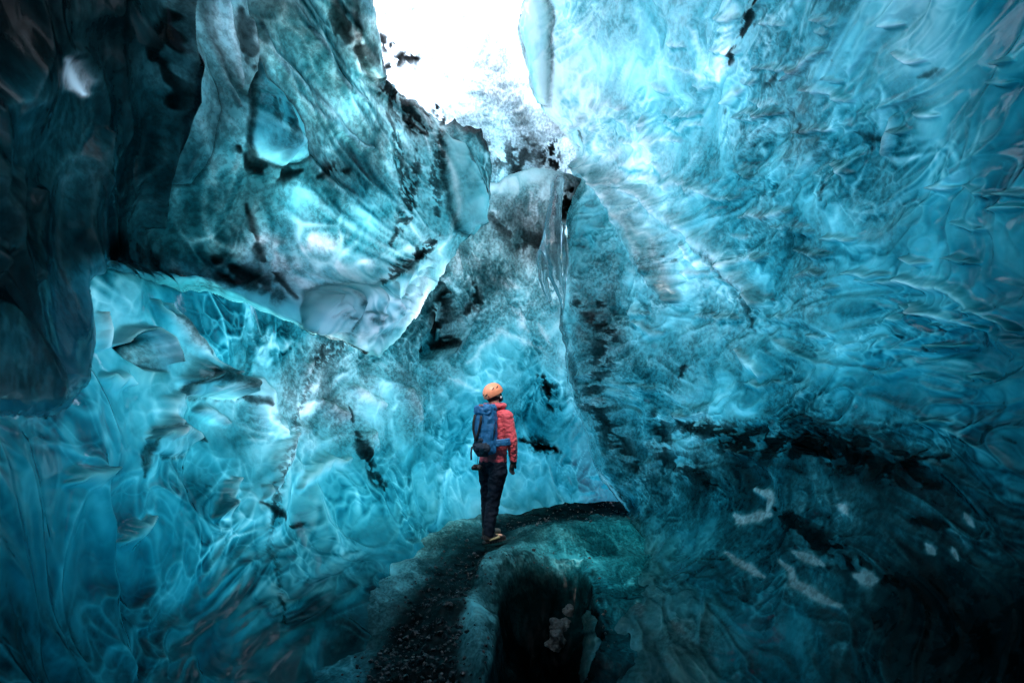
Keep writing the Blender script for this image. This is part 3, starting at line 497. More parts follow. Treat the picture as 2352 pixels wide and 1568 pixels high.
# ------------------------------------------------------------------ ground
hole = [(1118, 1600), (1140, 1450), (1148, 1390), (1160, 1345), (1190, 1322), (1240, 1308), (1330, 1302), (1352, 1330), (1375, 1400), (1385, 1460), (1362, 1520), (1330, 1570), (1320, 1640), (1120, 1640)]
pathp = [(820, 1640), (870, 1500), (930, 1400), (985, 1335), (1040, 1275), (1100, 1228), (1170, 1184), (1290, 1158), (1400, 1136), (1455, 1172), (1370, 1184), (1270, 1196), (1190, 1218), (1152, 1250), (1118, 1282), (1100, 1330), (1075, 1400), (1050, 1500), (1060, 1640)]
def ground_shape(P, U, V):
    sh = sdist(U, V, hole) + 3 * fbm(P * 3, 3, 505)
    sp = sdist(U, V, pathp) + 10 * fbm(P * 2.5, 3, 506)
    z = .10 * fbm(P * .9, 3, 510) + .02
    dp = ss(-60, 40, sp); z = z * (1 - .75 * dp) - .015 * dp
    d1, _ = dist_line(U, V, [(1130, 1330), (1160, 1290), (1230, 1262), (1330, 1250), (1440, 1240)])
    z = z + .17 * np.exp(-(d1 / 42) ** 2) * ss(30, -20, sp) * ss(6, -14, sh)
    d2, _ = dist_line(U, V, [(1110, 1340), (1095, 1420), (1100, 1500), (1120, 1600)])
    z = z + .07 * np.exp(-(d2 / 26) ** 2) * ss(6, -14, sh)
    d3, _ = dist_line(U, V, [(1020, 1420), (1060, 1400)])
    z = z + .12 * np.exp(-(d3 / 40) ** 2)
    z = z - .34 * ss(-4, 26, sh) - .22 * ss(10, 90, sh)
    d4, _ = dist_line(U, V, [(1345, 1345), (1310, 1400), (1270, 1460)])
    pass
    z = z + .0
    foot = np.exp(-(((U - 1125) / 46) ** 2 + ((V - 1246) / 26) ** 2)); z = z * (1 - foot)
    Q = P.copy(); Q[..., 2] += z
    return Q
def ground_attr(P, U, V, T, N, sd):
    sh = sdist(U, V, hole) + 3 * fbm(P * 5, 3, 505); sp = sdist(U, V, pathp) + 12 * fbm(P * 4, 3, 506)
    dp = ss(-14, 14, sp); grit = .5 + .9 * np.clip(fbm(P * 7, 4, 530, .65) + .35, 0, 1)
    N = N + dp * 2.2 * grit + 2.1 * ss(-5, 8, sh)  # path grit, plus the hollow's shade put into its colour
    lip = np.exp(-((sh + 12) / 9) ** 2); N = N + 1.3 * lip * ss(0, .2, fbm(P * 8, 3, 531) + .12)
    d4, _ = dist_line(U, V, [(1345, 1345), (1310, 1400), (1270, 1460)]); N = N + 0
    return T, np.maximum(N, 0)
def gdepth(U, V): return np.minimum(ground_depth(np.maximum(V, 1035.0)), 26)
gu = axis(-1400, 3800, 560, 1720, 2.5, 60); gv = axis(1035, 4200, 1100, 1620, 2.0, 30)
U0, V0 = np.meshgrid(gu, gv)
_, gF = sheet('ground', 'F', gu, gv, gdepth, M_GROUND, None, scale=.32, flow=(1, .45, 1), seed=83, shape=ground_shape, attr_extra=ground_attr, rel=.8, tex=.9, sig=60, min_d=.3, rel_fn=lambda U, V: 1 - .9 * np.exp(-((U - 1125) / 60) ** 2 - ((V - 1246) / 34) ** 2))
tag(_, kind='structure', label='dark wet ice floor with a worn gritty path and a hollow')
GP = gF[0]
def ground_z(x, y):
    d = (GP[..., 0] - x) ** 2 + (GP[..., 1] - y) ** 2; i = np.argmin(d); return float(GP[..., 2].ravel()[i])

# ------------------------------------------------------------------ unseen rest of the cave, shaped to block sky and sun
def rear_light_block():
    th = np.linspace(rad(8), rad(172), 90); ph = np.linspace(rad(-40), rad(78), 70)
    TH, PH = np.meshgrid(th, ph)
    d = np.stack([-np.cos(TH) * np.cos(PH), -np.sin(TH) * np.cos(PH), np.sin(PH)], -1)
    P = np.array([0, 3.5, 1.2]) + d * np.array([4.4, 7.0, 5.2])
    n = d
    h, m = relief(P, 1.6, (1, 1, 1), 203); P = P - n * (h * 1.4)[..., None]
    T = np.full(TH.shape, 2.6) * np.exp(m * .6); N = np.full(TH.shape, .8)
    o = grid_mesh('cave_wall', P, np.ones(TH.shape, bool), M_ICE, {'depth_and_light': T, 'soil_and_shade': N})  # unseen shell added to block sky and sun, shares the walls' name
    return tag(o, kind='structure', label='unseen dark ice shell shaped to block light behind the camera')
rear_light_block()

# ------------------------------------------------------------------ unseen snow plane added outside to bounce light through the ice
def snow_reflector():
    M = plain('reflector_snow', (.86, .87, .88), .8, .5, 6, .04, bump_dist=.05)
    xs = [-60, -30, -14, -6.5, 7.5, 14, 30, 60]; ys = [-60, -25, -12, -6, 14.5, 22, 40, 60]
    bm = bmesh.new(); g = [[bm.verts.new((x, y, -.6 + .5 * math.sin(x * .13 + 1) * math.cos(y * .11))) for x in xs] for y in ys]
    for j in range(7):
        for i in range(7):
            if i == 3 and j == 3: continue
            bm.faces.new((g[j][i], g[j][i + 1], g[j + 1][i + 1], g[j + 1][i]))
    me = bpy.data.meshes.new('snow_reflector'); bm.to_mesh(me); bm.free(); me.materials.append(M)
    o = bpy.data.objects.new('snow_reflector', me); COL.objects.link(o); tag(o, kind='structure', label='unseen snow plane added outside the cave to bounce light')
snow_reflector()

# ------------------------------------------------------------------ light
def setup_light(sky=.15, sun=.8, elev=56, az=200, expo=2.85, ang=12):
    w = bpy.data.worlds.new('World'); S.world = w; w.use_nodes = True; nt = w.node_tree
    bg = nt.nodes['Background']; st = nd(nt, 'ShaderNodeTexSky', sky_type='NISHITA'); st.sun_disc = False
    st.sun_elevation = rad(elev); st.sun_rotation = rad(az); st.air_density = 1.0; st.dust_density = 2.5; st.ozone_density = .2
    nt.links.new(st.outputs[0], bg.inputs['Color']); bg.inputs['Strength'].default_value = sky
    l = bpy.data.lights.new('sun', 'SUN'); l.energy = sun; l.angle = rad(ang); l.color = (1, 1, .99)
    o = bpy.data.objects.new('sun', l); COL.objects.link(o)
    # direction towards the sun: azimuth clockwise from +Y
    d = Vector((math.sin(rad(az)) * math.cos(rad(elev)), math.cos(rad(az)) * math.cos(rad(elev)), math.sin(rad(elev))))
    o.rotation_euler = d.to_track_quat('Z', 'Y').to_euler()
    vs = S.view_settings; vs.view_transform = 'Standard'; vs.look = 'None'; vs.gamma = 1; vs.exposure = expo
    S.display_settings.display_device = 'sRGB'
setup_light()
cam = bpy.data.cameras.new('camera'); co = bpy.data.objects.new('camera', cam); COL.objects.link(co)
co.location = CAM; co.rotation_euler = (rad(90) + PITCH, 0, 0); cam.sensor_width = 36; cam.lens = 24.0; cam.clip_start = .05; cam.clip_end = 500
cam.dof.use_dof = True; cam.dof.focus_distance = 7.7; cam.dof.aperture_fstop = 3.5
S.camera = co
S.render.engine = 'CYCLES'; C = S.cycles; C.use_denoising = True; C.denoiser = 'OPENIMAGEDENOISE'; C.max_bounces = 8; C.diffuse_bounces = 4; C.glossy_bounces = 3; C.transmission_bounces = 6
C.sample_clamp_indirect = 6; C.caustics_reflective = False; C.caustics_refractive = False; C.use_adaptive_sampling = True; C.adaptive_threshold = .02

# ------------------------------------------------------------------ person with rucksack
FOOT = pt(1124, 1247, float(ground_depth(1247))); Y0 = float(FOOT[1])
def pw(u, v, dy=0.0):
    r = ray(u, v); return Vector(CAM + r * ((Y0 + dy) / r[1]))
def capsule(bm, a, b, ra, rb, seg=14, sq=None):
    """tapered round-ended limb between two points"""
    a, b = Vector(a), Vector(b); d = b - a; L = d.length or 1e-5; q = d.to_track_quat('Z', 'Y').to_matrix()
    rings = []
    for k in range(5): t = math.pi / 2 * k / 5; rings.append((-ra * math.cos(t), ra * math.sin(t)))
    rings.append((0, ra)); rings.append((L, rb))
    for k in range(1, 6): t = math.pi / 2 * k / 5; rings.append((L + rb * math.sin(t), rb * math.cos(t)))
    rows = []
    for z, r in rings:
        r = max(r, 1e-4)
        rows.append([bm.verts.new(a + q @ Vector((r * math.cos(2 * math.pi * i / seg), r * math.sin(2 * math.pi * i / seg), z))) for i in range(seg)])
    for r0, r1 in zip(rows, rows[1:]):
        for i in range(seg): bm.faces.new((r0[i], r0[(i + 1) % seg], r1[(i + 1) % seg], r1[i]))
    bm.faces.new(rows[0][::-1]); bm.faces.new(rows[-1])
def chain(bm, pts):
    for (a, ra), (b, rb) in zip(pts, pts[1:]): capsule(bm, a, b, ra, rb)
def ball(bm, c, r, rot=None):
    m = Matrix.Translation(c) @ (rot.to_4x4() if rot else Matrix.Identity(4)) @ Matrix.Diagonal((*r, 1)) if hasattr(r, '__len__') else Matrix.Translation(c) @ Matrix.Scale(r, 4)
    bmesh.ops.create_uvsphere(bm, u_segments=20, v_segments=14, radius=1, matrix=m)
def bmobj(name, bm, mat, parent=None, smooth=True):
    bmesh.ops.recalc_face_normals(bm, faces=bm.faces[:])
    me = bpy.data.meshes.new(name); bm.to_mesh(me); bm.free(); me.materials.append(mat)
    if smooth: me.polygons.foreach_set('use_smooth', [True] * len(me.polygons))
    o = bpy.data.objects.new(name, me); COL.objects.link(o)
    if parent: o.parent = parent; o.matrix_parent_inverse = Matrix.Translation(parent.location).inverted()
    return o
def fuse(o, voxel=.006, smooth=8, wr=0, wr_scale=18, seed=1, aniso=(1, 1, 1)):
    """melt the overlapping pieces of one mesh into a single continuous skin, then add creases"""
    m = o.modifiers.new('r', 'REMESH'); m.mode = 'VOXEL'; m.voxel_size = voxel
    s = o.modifiers.new('s', 'SMOOTH'); s.iterations = smooth; s.factor = .6
    dg = bpy.context.evaluated_depsgraph_get(); me = bpy.data.meshes.new_from_object(o.evaluated_get(dg)); old = o.data
    o.modifiers.clear(); me.materials.clear(); me.materials.append(old.materials[0]); nm = old.name; o.data = me; bpy.data.meshes.remove(old); me.name = nm
    n = len(me.vertices); co = np.empty(n * 3, np.float32); me.vertices.foreach_get('co', co); co = co.reshape(-1, 3)
    if wr:
        no = np.empty(n * 3, np.float32); me.vertex_normals.foreach_get('vector', no); no = no.reshape(-1, 3)
        w = vnoise(co * wr_scale * .4, 2, seed)
        h = -np.abs(fbm((co * np.array(aniso) + .03 * w) * wr_scale, 2, seed + 3)) * 2 + .5 + .5 * fbm(co * wr_scale * 2.2, 2, seed + 8)
        co = co + no * (h * wr)[:, None]; me.vertices.foreach_set('co', co.astype(np.float32).ravel()); me.update()
    me.polygons.foreach_set('use_smooth', [True] * len(me.polygons))
    return o
def tube(bm, pts, r, seg=8, flat=None):
    """round cord, or a webbing strap when flat = thickness ratio"""
    pts = [Vector(p) for p in pts]; rows = []
    for i, p in enumerate(pts):
        t = (pts[min(i + 1, len(pts) - 1)] - pts[max(i - 1, 0)]).normalized(); side = t.cross(Vector((0, 1, 0)));
        if side.length < .1: side = t.cross(Vector((1, 0, 0)))
        side.normalize(); nn = side.cross(t).normalized(); f = flat or 1
        rows.append([bm.verts.new(p + side * r * math.cos(2 * math.pi * k / seg) + nn * r * f * math.sin(2 * math.pi * k / seg)) for k in range(seg)])
    for a, b in zip(rows, rows[1:]):
        for k in range(seg): bm.faces.new((a[k], a[(k + 1) % seg], b[(k + 1) % seg], b[k]))
    bm.faces.new(rows[0][::-1]); bm.faces.new(rows[-1])

M_SKIN = plain('skin', (.55, .30, .21), .5, .2, 120, .08); M_JACKET = plain('red_quilted_jacket', (.50, .055, .075), .7, .25, 60, .15, wave=5.5, bump_dist=.003, sheen=.2)
M_HOODIN = plain('hood_lining', (.30, .02, .03), .7, .3, 70, .2); M_TROUSER = plain('dark_shell_trousers', (.004, .009, .018), .75, .4, 50, .3, spec=.12)
M_BOOT = plain('dark_boot', (.012, .011, .012), .5, .4, 90, .3); M_BOOTP = plain('tan_boot_panel', (.34, .29, .15), .6, .4, 120, .3)
M_HELMET = plain('orange_helmet', (.80, .27, .14), .38, .08, 60, .06, spec=.5); M_BLACK = plain('black_webbing', (.008, .008, .010), .6, .3, 200, .3)
M_PACK = plain('blue_ripstop', (.012, .115, .27), .55, .5, 45, .22, bump_dist=.012); M_PACKD = plain('navy_mesh_fabric', (.006, .018, .035), .7, .4, 160, .3)
M_LOGO = plain('rust_red_emblem', (.42, .10, .05), .6, 0, 60, .3); M_WHITE = plain('white_thread', (.7, .7, .7), .6, 0, 60, .1); M_HAIR = plain('dark_brown_hair', (.02, .013, .010), .7, .6, 150, .4); M_GLOVE = plain('black_glove', (.010, .010, .012), .6, .4, 120, .3)

psi = rad(35); FW = Vector((math.sin(psi), math.cos(psi), 0)); RT = Vector((math.cos(psi), -math.sin(psi), 0)); UP = Vector((0, 0, 1))
pel = pw(1132, 1066, 0); wai = pw(1133, 1035, 0); che = pw(1136, 978, .01); nb = pw(1137, 936, .02); hc = pw(1134, 905, .05)
rsh, rel_, rwr = pw(1163, 957, -.09), pw(1176, 1012, -.11), pw(1179, 1060, -.04)
lsh, lel, lwr = pw(1108, 957, .12), pw(1108, 1008, .22), pw(1124, 1030, .40)
rhip, rkn, ran = pw(1145, 1078, -.05), pw(1132, 1152, .02), pw(1123, 1228, .0)
lhip, lkn, lan = pw(1118, 1076, .06), pw(1119, 1150, .17), pw(1119, 1222, .26)
lan.z = .13; ran.z = .12
hyaw, hpit = rad(52), rad(24)
HR = Matrix.Rotation(-hyaw, 3, 'Z') @ Matrix.Rotation(hpit, 3, 'X')          # head frame: +Y is the face
def hd(x, y, z): return hc + HR @ Vector((x, y, z))
def hand(bm, w, palm_dir, thumb_side, k=1.0, grow=0.0):
    """palm, four bent fingers and a thumb"""
    f = palm_dir.normalized(); s = thumb_side.normalized(); n = f.cross(s).normalized()
    capsule(bm, w, w + f * .05 * k, .026 + grow, .030 + grow); capsule(bm, w + f * .03 + s * .014, w + f * .075 + s * .022, .017 + grow, .014 + grow); capsule(bm, w + f * .03 - s * .014, w + f * .072 - s * .022, .017 + grow, .014 + grow)
    for i, (o, l) in enumerate(((.030, .066), (.011, .074), (-.009, .070), (-.028, .055))):
        a = w + f * .078 + s * o; b = a + (f + n * .25).normalized() * l * .45; c = b + (f + n * .9).normalized() * l * .33; e = c + (f * .5 + n).normalized() * l * .22
        r = .0088 + grow; chain(bm, [(a, r), (b, r * .94), (c, r * .88), (e, r * .78)])
    a = w + f * .022 + s * .026; b = a + (f * .7 + s * .7).normalized() * .038; c = b + (f + s * .25 + n * .3).normalized() * .030
    chain(bm, [(a, .013 + grow), (b, .011 + grow), (c, .009 + grow)])

# body: one continuous figure
bm = bmesh.new()
chain(bm, [(pel, .105), (wai, .10), (che, .12), (nb, .06)]); capsule(bm, che - RT * .09, che + RT * .09, .10, .10)
capsule(bm, nb, hc - UP * .03, .055, .055)
chain(bm, [(nb - UP * .04, .06), (rsh, .055), (rel_, .042), (rwr, .028)]); chain(bm, [(nb - UP * .04, .06), (lsh, .055), (lel, .042), (lwr, .028)])
chain(bm, [(pel, .095), (rhip, .078), (rkn, .052), (ran, .040)]); chain(bm, [(pel, .095), (lhip, .075), (lkn, .048), (lan, .038)])
capsule(bm, ran - UP * .05, ran - UP * .05 + Vector((.13, .08, -.01)), .04, .03); capsule(bm, lan - UP * .05, lan - UP * .05 + Vector((.13, .08, -.01)), .04, .03)
ball(bm, hc, (.076, .095, .10), HR); ball(bm, hd(0, .045, -.055), (.052, .050, .052), HR)                # skull, jaw
capsule(bm, hd(0, .085, .015), hd(0, .108, -.018), .010, .015); ball(bm, hd(0, .090, -.052), (.026, .012, .012), HR)   # nose, mouth
ball(bm, hd(.030, .084, .012), .014); ball(bm, hd(-.030, .084, .012), .014); ball(bm, hd(0, .082, .032), (.05, .02, .012), HR)
for sx in (1, -1): ball(bm, hd(sx * .078, -.005, -.005), (.010, .020, .032), HR)
rdir = (pw(1171, 1092, -.02) - rwr); hand(bm, rwr, rdir, FW * .9 + Vector((.1, 0, 0))); hand(bm, lwr, Vector((.6, .5, .1)), UP)
body = bmobj('person', bm, M_SKIN); body.location = (0, 0, 0); fuse(body, .0055, 5)
tag(body, 'person in red jacket and orange helmet standing on the dark path looking up', 'person')
def part(name, bm, mat, parent, **kw):
    o = bmobj(name, bm, mat, parent)
    if kw: fuse(o, **kw)
    return o
# jacket
bm = bmesh.new()
hem = pel - UP * .005
for a, b, ra, rb, w in ((hem, wai, .135, .130, .050), (wai, che, .130, .150, .055), (che, che + UP * .06, .150, .125, .070)):
    for sx in (-1, 0, 1): capsule(bm, a + RT * w * sx, b + RT * w * sx * 1.15, ra * .86, rb * .86, 20)
chain(bm, [(che + UP * .07, .12), (nb - UP * .015, .085)])
chain(bm, [(nb - UP * .07, .085), (rsh, .078), (rel_ * .5 + rsh * .5, .070), (rel_, .062), (rel_ * .4 + rwr * .6, .052), (rwr, .043)])
chain(bm, [(nb - UP * .07, .085), (lsh, .078), (lel, .062), (lwr, .042)])
jac = bmobj('jacket', bm, M_JACKET, body); fuse(jac, .006, 7, .006, 15, 5, (1, 1, 1.8))
me = jac.data; b2 = bmesh.new(); b2.from_mesh(me); bmesh.ops.bisect_plane(b2, geom=b2.verts[:] + b2.edges[:] + b2.faces[:], plane_co=pw(1132, 1059, 0), plane_no=(0, 0, 1), clear_inner=True); bmesh.ops.solidify(b2, geom=b2.faces[:], thickness=.004); b2.to_mesh(me); b2.free()
# folded hood behind the neck
bm = bmesh.new(); ring = []
for k in range(13):
    a = math.pi * 2 * (k / 12) ; ring.append(nb + UP * (.015 + .028 * (1 - math.cos(a - .4)) / 2 * .6) + RT * (.125 * math.sin(a)) - FW * (.085 * math.cos(a) + .01))
for a, b in zip(ring, ring[1:]): capsule(bm, a, b, .030, .030)
for k in (0, 1, 11): capsule(bm, ring[k], ring[k] - UP * .045 - FW * .02, .032, .026)
part('hood', bm, M_JACKET, jac, voxel=.006, smooth=5, wr=.005, wr_scale=16, seed=9)
bm = bmesh.new(); capsule(bm, rwr - (rwr - rel_).normalized() * .022, rwr + (rwr - rel_).normalized() * .008, .041, .039); part('cuff', bm, M_BLACK, jac)
# trousers
bm = bmesh.new()
chain(bm, [(pel - RT * .06 - UP * .0, .118), (pel + RT * .06, .118)])
chain(bm, [(pel + RT * .05, .12), (rhip + Vector((0, 0, -.03)), .104), (rhip * .5 + rkn * .5, .090), (rkn + Vector((.006, 0, 0)), .077), (rkn * .5 + ran * .5, .074), (ran, .066)])
chain(bm, [(pel - RT * .05, .12), (lhip, .100), (lhip * .5 + lkn * .5, .084), (lkn, .072), (lkn * .5 + lan * .5, .070), (lan, .062)])
part('trousers', bm, M_TROUSER, body, voxel=.007, smooth=6, wr=.009, wr_scale=9, seed=15, aniso=(1, 1, 1.3))
# boots
def boot(an, yaw):
    d = Vector((math.sin(yaw), math.cos(yaw), 0)); h = Vector((an.x, an.y, 0)) - d * .02
    bm = bmesh.new(); chain(bm, [(an + UP * .02, .052), (h + UP * .06, .050), (h + d * .08 + UP * .058, .045), (h + d * .17 + UP * .046, .042), (h + d * .215 + UP * .040, .034)])
    b = part('boot', bm, M_BOOT, body, voxel=.005, smooth=5, wr=.002, wr_scale=30)
    bm = bmesh.new(); s = Vector((d.y, -d.x, 0))
    for t in range(9):
        u = t / 8; w = .036 + .010 * math.sin(math.pi * u)
        capsule(bm, h + d * (-.035 + .27 * u) + UP * .014 - s * w * .6, h + d * (-.035 + .27 * u) + UP * .014 + s * w * .6, .017, .017)
    part('sole', bm, M_BLACK, b, voxel=.005, smooth=3)
    bm = bmesh.new(); capsule(bm, h + d * .01 + UP * .045 + s * .040, h + d * .13 + UP * .062 + s * .036, .014, .017); capsule(bm, h + d * .13 + UP * .062 + s * .030, h + d * .12 + UP * .095 + s * .014, .014, .010)
    part('side_panel', bm, M_BOOTP, b, voxel=.004, smooth=3)
    return b
boot(ran, rad(56)); boot(lan, rad(40))
# gloves
bm = bmesh.new(); hand(bm, rwr, rdir, FW * .9 + Vector((.1, 0, 0)), grow=.0022); part('glove', bm, M_GLOVE, body, voxel=.004, smooth=2)
bm = bmesh.new(); hand(bm, lwr, Vector((.6, .5, .1)), UP, grow=.0022); part('glove', bm, M_GLOVE, body, voxel=.004, smooth=2)
# hair and beard
bm = bmesh.new(); ball(bm, hd(0, -.022, -.03), (.078, .078, .062), HR); ball(bm, hd(0, .048, -.082), (.05, .046, .034), HR); ball(bm, hd(.052, .03, -.05), (.022, .032, .03), HR); ball(bm, hd(-.052, .03, -.05), (.022, .032, .03), HR)
part('hair', bm, M_HAIR, body, voxel=.006, smooth=3, wr=.003, wr_scale=60)
# helmet
bm = bmesh.new()
NU, NV = 40, 18; rows = []
for j in range(NV + 1):
    t = j / NV * rad(104); row = []
    for i in range(NU):
        a = 2 * math.pi * i / NU; back = .5 - .5 * math.cos(a)            # a = 0 is the front
        low = 1 - .0 * back; tt = t * (1 - .10 * (1 - back) ** 2)
        x = .108 * math.sin(tt) * math.sin(a); y = .127 * math.sin(tt) * math.cos(a); z = .112 * math.cos(tt) + (.004 * math.cos(3 * a) * math.sin(tt) ** 2)
        if j == NV: x *= 1.03; y *= 1.03
        row.append(bm.verts.new(hd(x, y - .004, z + .022)))
    rows.append(row)
top = rows[0]
for r0, r1 in zip(rows, rows[1:]):
    for i in range(NU): bm.faces.new((r0[i], r0[(i + 1) % NU], r1[(i + 1) % NU], r1[i]))
bmesh.ops.remove_doubles(bm, verts=bm.verts[:], dist=.0004); bmesh.ops.solidify(bm, geom=bm.faces[:], thickness=.006)
hel = bmobj('helmet', bm, M_HELMET, body)
def on_hel(az, el, out=0.0): return hd((.109 + out) * math.cos(el) * math.sin(az), (.128 + out) * math.cos(el) * math.cos(az) - .004, (.113 + out) * math.sin(el) + .022)
for az, el in ((rad(78), rad(32)), (rad(112), rad(34)), (rad(-78), rad(32)), (rad(-112), rad(34)), (rad(196), rad(10)), (rad(164), rad(10))):
    bm = bmesh.new(); capsule(bm, on_hel(az - .13, el + .05, -.001), on_hel(az + .13, el - .05, -.001), .0065, .0045, 8); part('vent', bm, M_BLACK, hel)
bm = bmesh.new(); ball(bm, on_hel(rad(150), rad(0), -.002), .011); part('rear_badge', bm, M_LOGO, hel)
bm = bmesh.new()
for sx in (1, -1):
    tube(bm, [hd(sx * .098, .03, -.004), hd(sx * .082, .035, -.05), hd(sx * .05, .05, -.10)], .008, 6, .3); tube(bm, [hd(sx * .098, -.045, -.01), hd(sx * .082, .02, -.06), hd(sx * .05, .05, -.10)], .008, 6, .3)
tube(bm, [hd(.05, .05, -.10), hd(0, .06, -.118), hd(-.05, .05, -.10)], .008, 6, .3); part('chin_strap', bm, M_BLACK, hel)
bm = bmesh.new(); ball(bm, hd(.090, .020, -.045), (.007, .013, .017), HR); part('buckle', bm, M_WHITE, hel)

# ---- rucksack: rests on the back, a thing of its own
BK = -FW
pc = pw(1116, 985, -.17); pack = bpy.data.objects.new('backpack', None); COL.objects.link(pack); pack.location = pw(1114, 1046, -.17)
tag(pack, 'blue backpack with black straps worn on the red jacket', 'backpack')
def pk(x, z, b): return pc + RT * x * (.92 if x < .14 else 1) + UP * z + BK * b * .9          # x to the right, z up, b outwards from the back
bm = bmesh.new()
prof = [(-.29, .085, .055), (-.25, .115, .085), (-.15, .132, .10), (0, .140, .105), (.12, .138, .10), (.20, .125, .090), (.255, .10, .07)]
rows = []
for z, hw, hb in prof:
    row = []
    for k in range(24):
        a = 2 * math.pi * k / 24; ca, sa = math.cos(a), math.sin(a); e = .62
        row.append(bm.verts.new(pk(hw * abs(ca) ** e * (1 if ca > 0 else -1), z, hb * abs(sa) ** e * (1 if sa > 0 else -1))))
    rows.append(row)
for r0, r1 in zip(rows, rows[1:]):
    for i in range(24): bm.faces.new((r0[i], r0[(i + 1) % 24], r1[(i + 1) % 24], r1[i]))
bm.faces.new(rows[0][::-1]); bm.faces.new(rows[-1])
part('pack_body', bm, M_PACK, pack, voxel=.006, smooth=8, wr=.010, wr_scale=9, seed=31, aniso=(1, 1, .7))
bm = bmesh.new()
for x in (-.07, 0, .07): capsule(bm, pk(x, .235, -.04), pk(x * 1.05, .225, .06), .050, .048)
capsule(bm, pk(-.09, .19, .07), pk(.09, .19, .07), .034, .034)
lid = part('lid', bm, M_PACK, pack, voxel=.006, smooth=6, wr=.008, wr_scale=13, seed=37)
bm = bmesh.new()
tube(bm, [pk(-.030, .262, .106), pk(-.018, .274, .098), pk(-.002, .264, .108), pk(.014, .276, .098), pk(.030, .262, .106)], .008, 6, .5); part('emblem', bm, M_LOGO, lid)
bm = bmesh.new()
capsule(bm, pk(-.08, -.20, .045), pk(.04, -.20, .055), .072, .070); capsule(bm, pk(-.07, -.255, .03), pk(.03, -.255, .04), .055, .052); capsule(bm, pk(-.075, -.14, .06), pk(.00, -.12, .07), .05, .045)
part('bottom_pocket', bm, M_PACKD, pack, voxel=.006, smooth=6, wr=.006, wr_scale=14, seed=41)
for pts in ([(-.088, .165, .108), (-.098, .08, .122), (-.100, 0, .124), (-.080, -.075, .124), (-.060, -.12, .128)], [(.018, .155, .124), (.014, .07, .128), (-.006, .0, .130), (-.03, -.065, .130), (-.050, -.12, .128)]):
    bm = bmesh.new(); tube(bm, [pk(*p) for p in pts], .014, 8, .4); part('compression_strap', bm, M_BLACK, pack)
bm = bmesh.new(); tube(bm, [pk(.13, .10, .03), pk(.146, .0, .03), pk(.13, -.12, .03)], .006, 6, .4); part('side_strap', bm, M_BLACK, pack)
bm = bmesh.new(); capsule(bm, pk(.09, -.10, -.02), pk(.10, -.24, -.01), .045, .040); part('side_pocket', bm, M_PACK, pack, voxel=.006, smooth=5, wr=.006, wr_scale=14)
# hip belt wing on the right waist and shoulder strap
bm = bmesh.new(); hb = [pk(.12, -.155, -.02), pk(.165, -.150, -.07), pk(.205, -.145, -.13), pk(.21, -.14, -.19)]
for a, b in zip(hb, hb[1:]):
    capsule(bm, a + UP * .024, b + UP * .024, .018, .018); capsule(bm, a - UP * .024, b - UP * .024, .018, .018); capsule(bm, a, b, .02, .02)
hbp = part('hip_belt', bm, M_PACK, pack, voxel=.005, smooth=5, wr=.003, wr_scale=20)
bm = bmesh.new(); tube(bm, [pk(.150, -.145, -.035), pk(.165, -.138, -.05), pk(.178, -.146, -.065)], .003, 5); part('stitched_mark', bm, M_WHITE, hbp)
for sx, sh in ((1, rsh), (-1, lsh)):
    bm = bmesh.new(); tube(bm, [pk(sx * .07, .21, -.06), sh * .45 + nb * .55 + UP * .055 - FW * .03, sh * .5 + nb * .5 + UP * .045 + FW * .05, sh * .55 + che * .45 + FW * .15], .026, 8, .35); part('shoulder_strap', bm, M_PACK, pack)
bm = bmesh.new(); tube(bm, [pw(1084, 1025, -.15), pw(1082, 1040, -.16), pw(1082.5, 1056, -.16)], .010, 6, .3); part('dangling_strap', bm, M_BLACK, pack)
# camera pouch hanging from the pack at the left hip
cc = pw(1096, 1073, -.10); bm = bmesh.new()
capsule(bm, cc - RT * .028, cc + RT * .034, .036, .034); capsule(bm, cc + FW * .0, cc - FW * .05, .034, .030)
pouch = bmobj('camera', bm, M_BLACK); fuse(pouch, .005, 5, .001, 20); tag(pouch, 'small black camera hanging by a strap at the left hip', 'camera')
bm = bmesh.new(); tube(bm, [cc + UP * .03, pw(1098, 1050, -.12), pw(1094, 1036, -.14), pw(1090, 1026, -.14)], .0035, 6); part('cord', bm, M_BLACK, pouch)
bm = bmesh.new(); capsule(bm, cc - FW * .05, cc - FW * .066, .027, .026); part('lens', bm, M_BLACK, pouch)


# ------------------------------------------------------------------ glassy bodies of ice that stand out from the walls
def clear_ice(name, glass=.45, rough=.03, back=.1):
    m = ice_material(name, rough=.05, bump=.12, fine=.7, back=back); nt = m.node_tree; out = [n for n in nt.nodes if n.type == 'OUTPUT_MATERIAL'][0]
    old = out.inputs['Surface'].links[0].from_socket
    g = nd(nt, 'ShaderNodeBsdfGlass', i_IOR=1.31, i_Roughness=rough); g.inputs['Color'].default_value = (.80, .93, .96, 1)
    mx = nd(nt, 'ShaderNodeMixShader'); mx.inputs[0].default_value = glass
    nt.links.new(old, mx.inputs[1]); nt.links.new(g.outputs[0], mx.inputs[2]); nt.links.new(mx.outputs[0], out.inputs['Surface'])
    return m
M_CLEAR = clear_ice('clear_ice', .75); M_LOBE = clear_ice('lobe_ice', .35, .10, .95)
def project(co):
    d = co - CAM; D = d @ FWD; return 1176 + FOC * d[:, 0] / D, 784 - FOC * (d @ UPV) / D
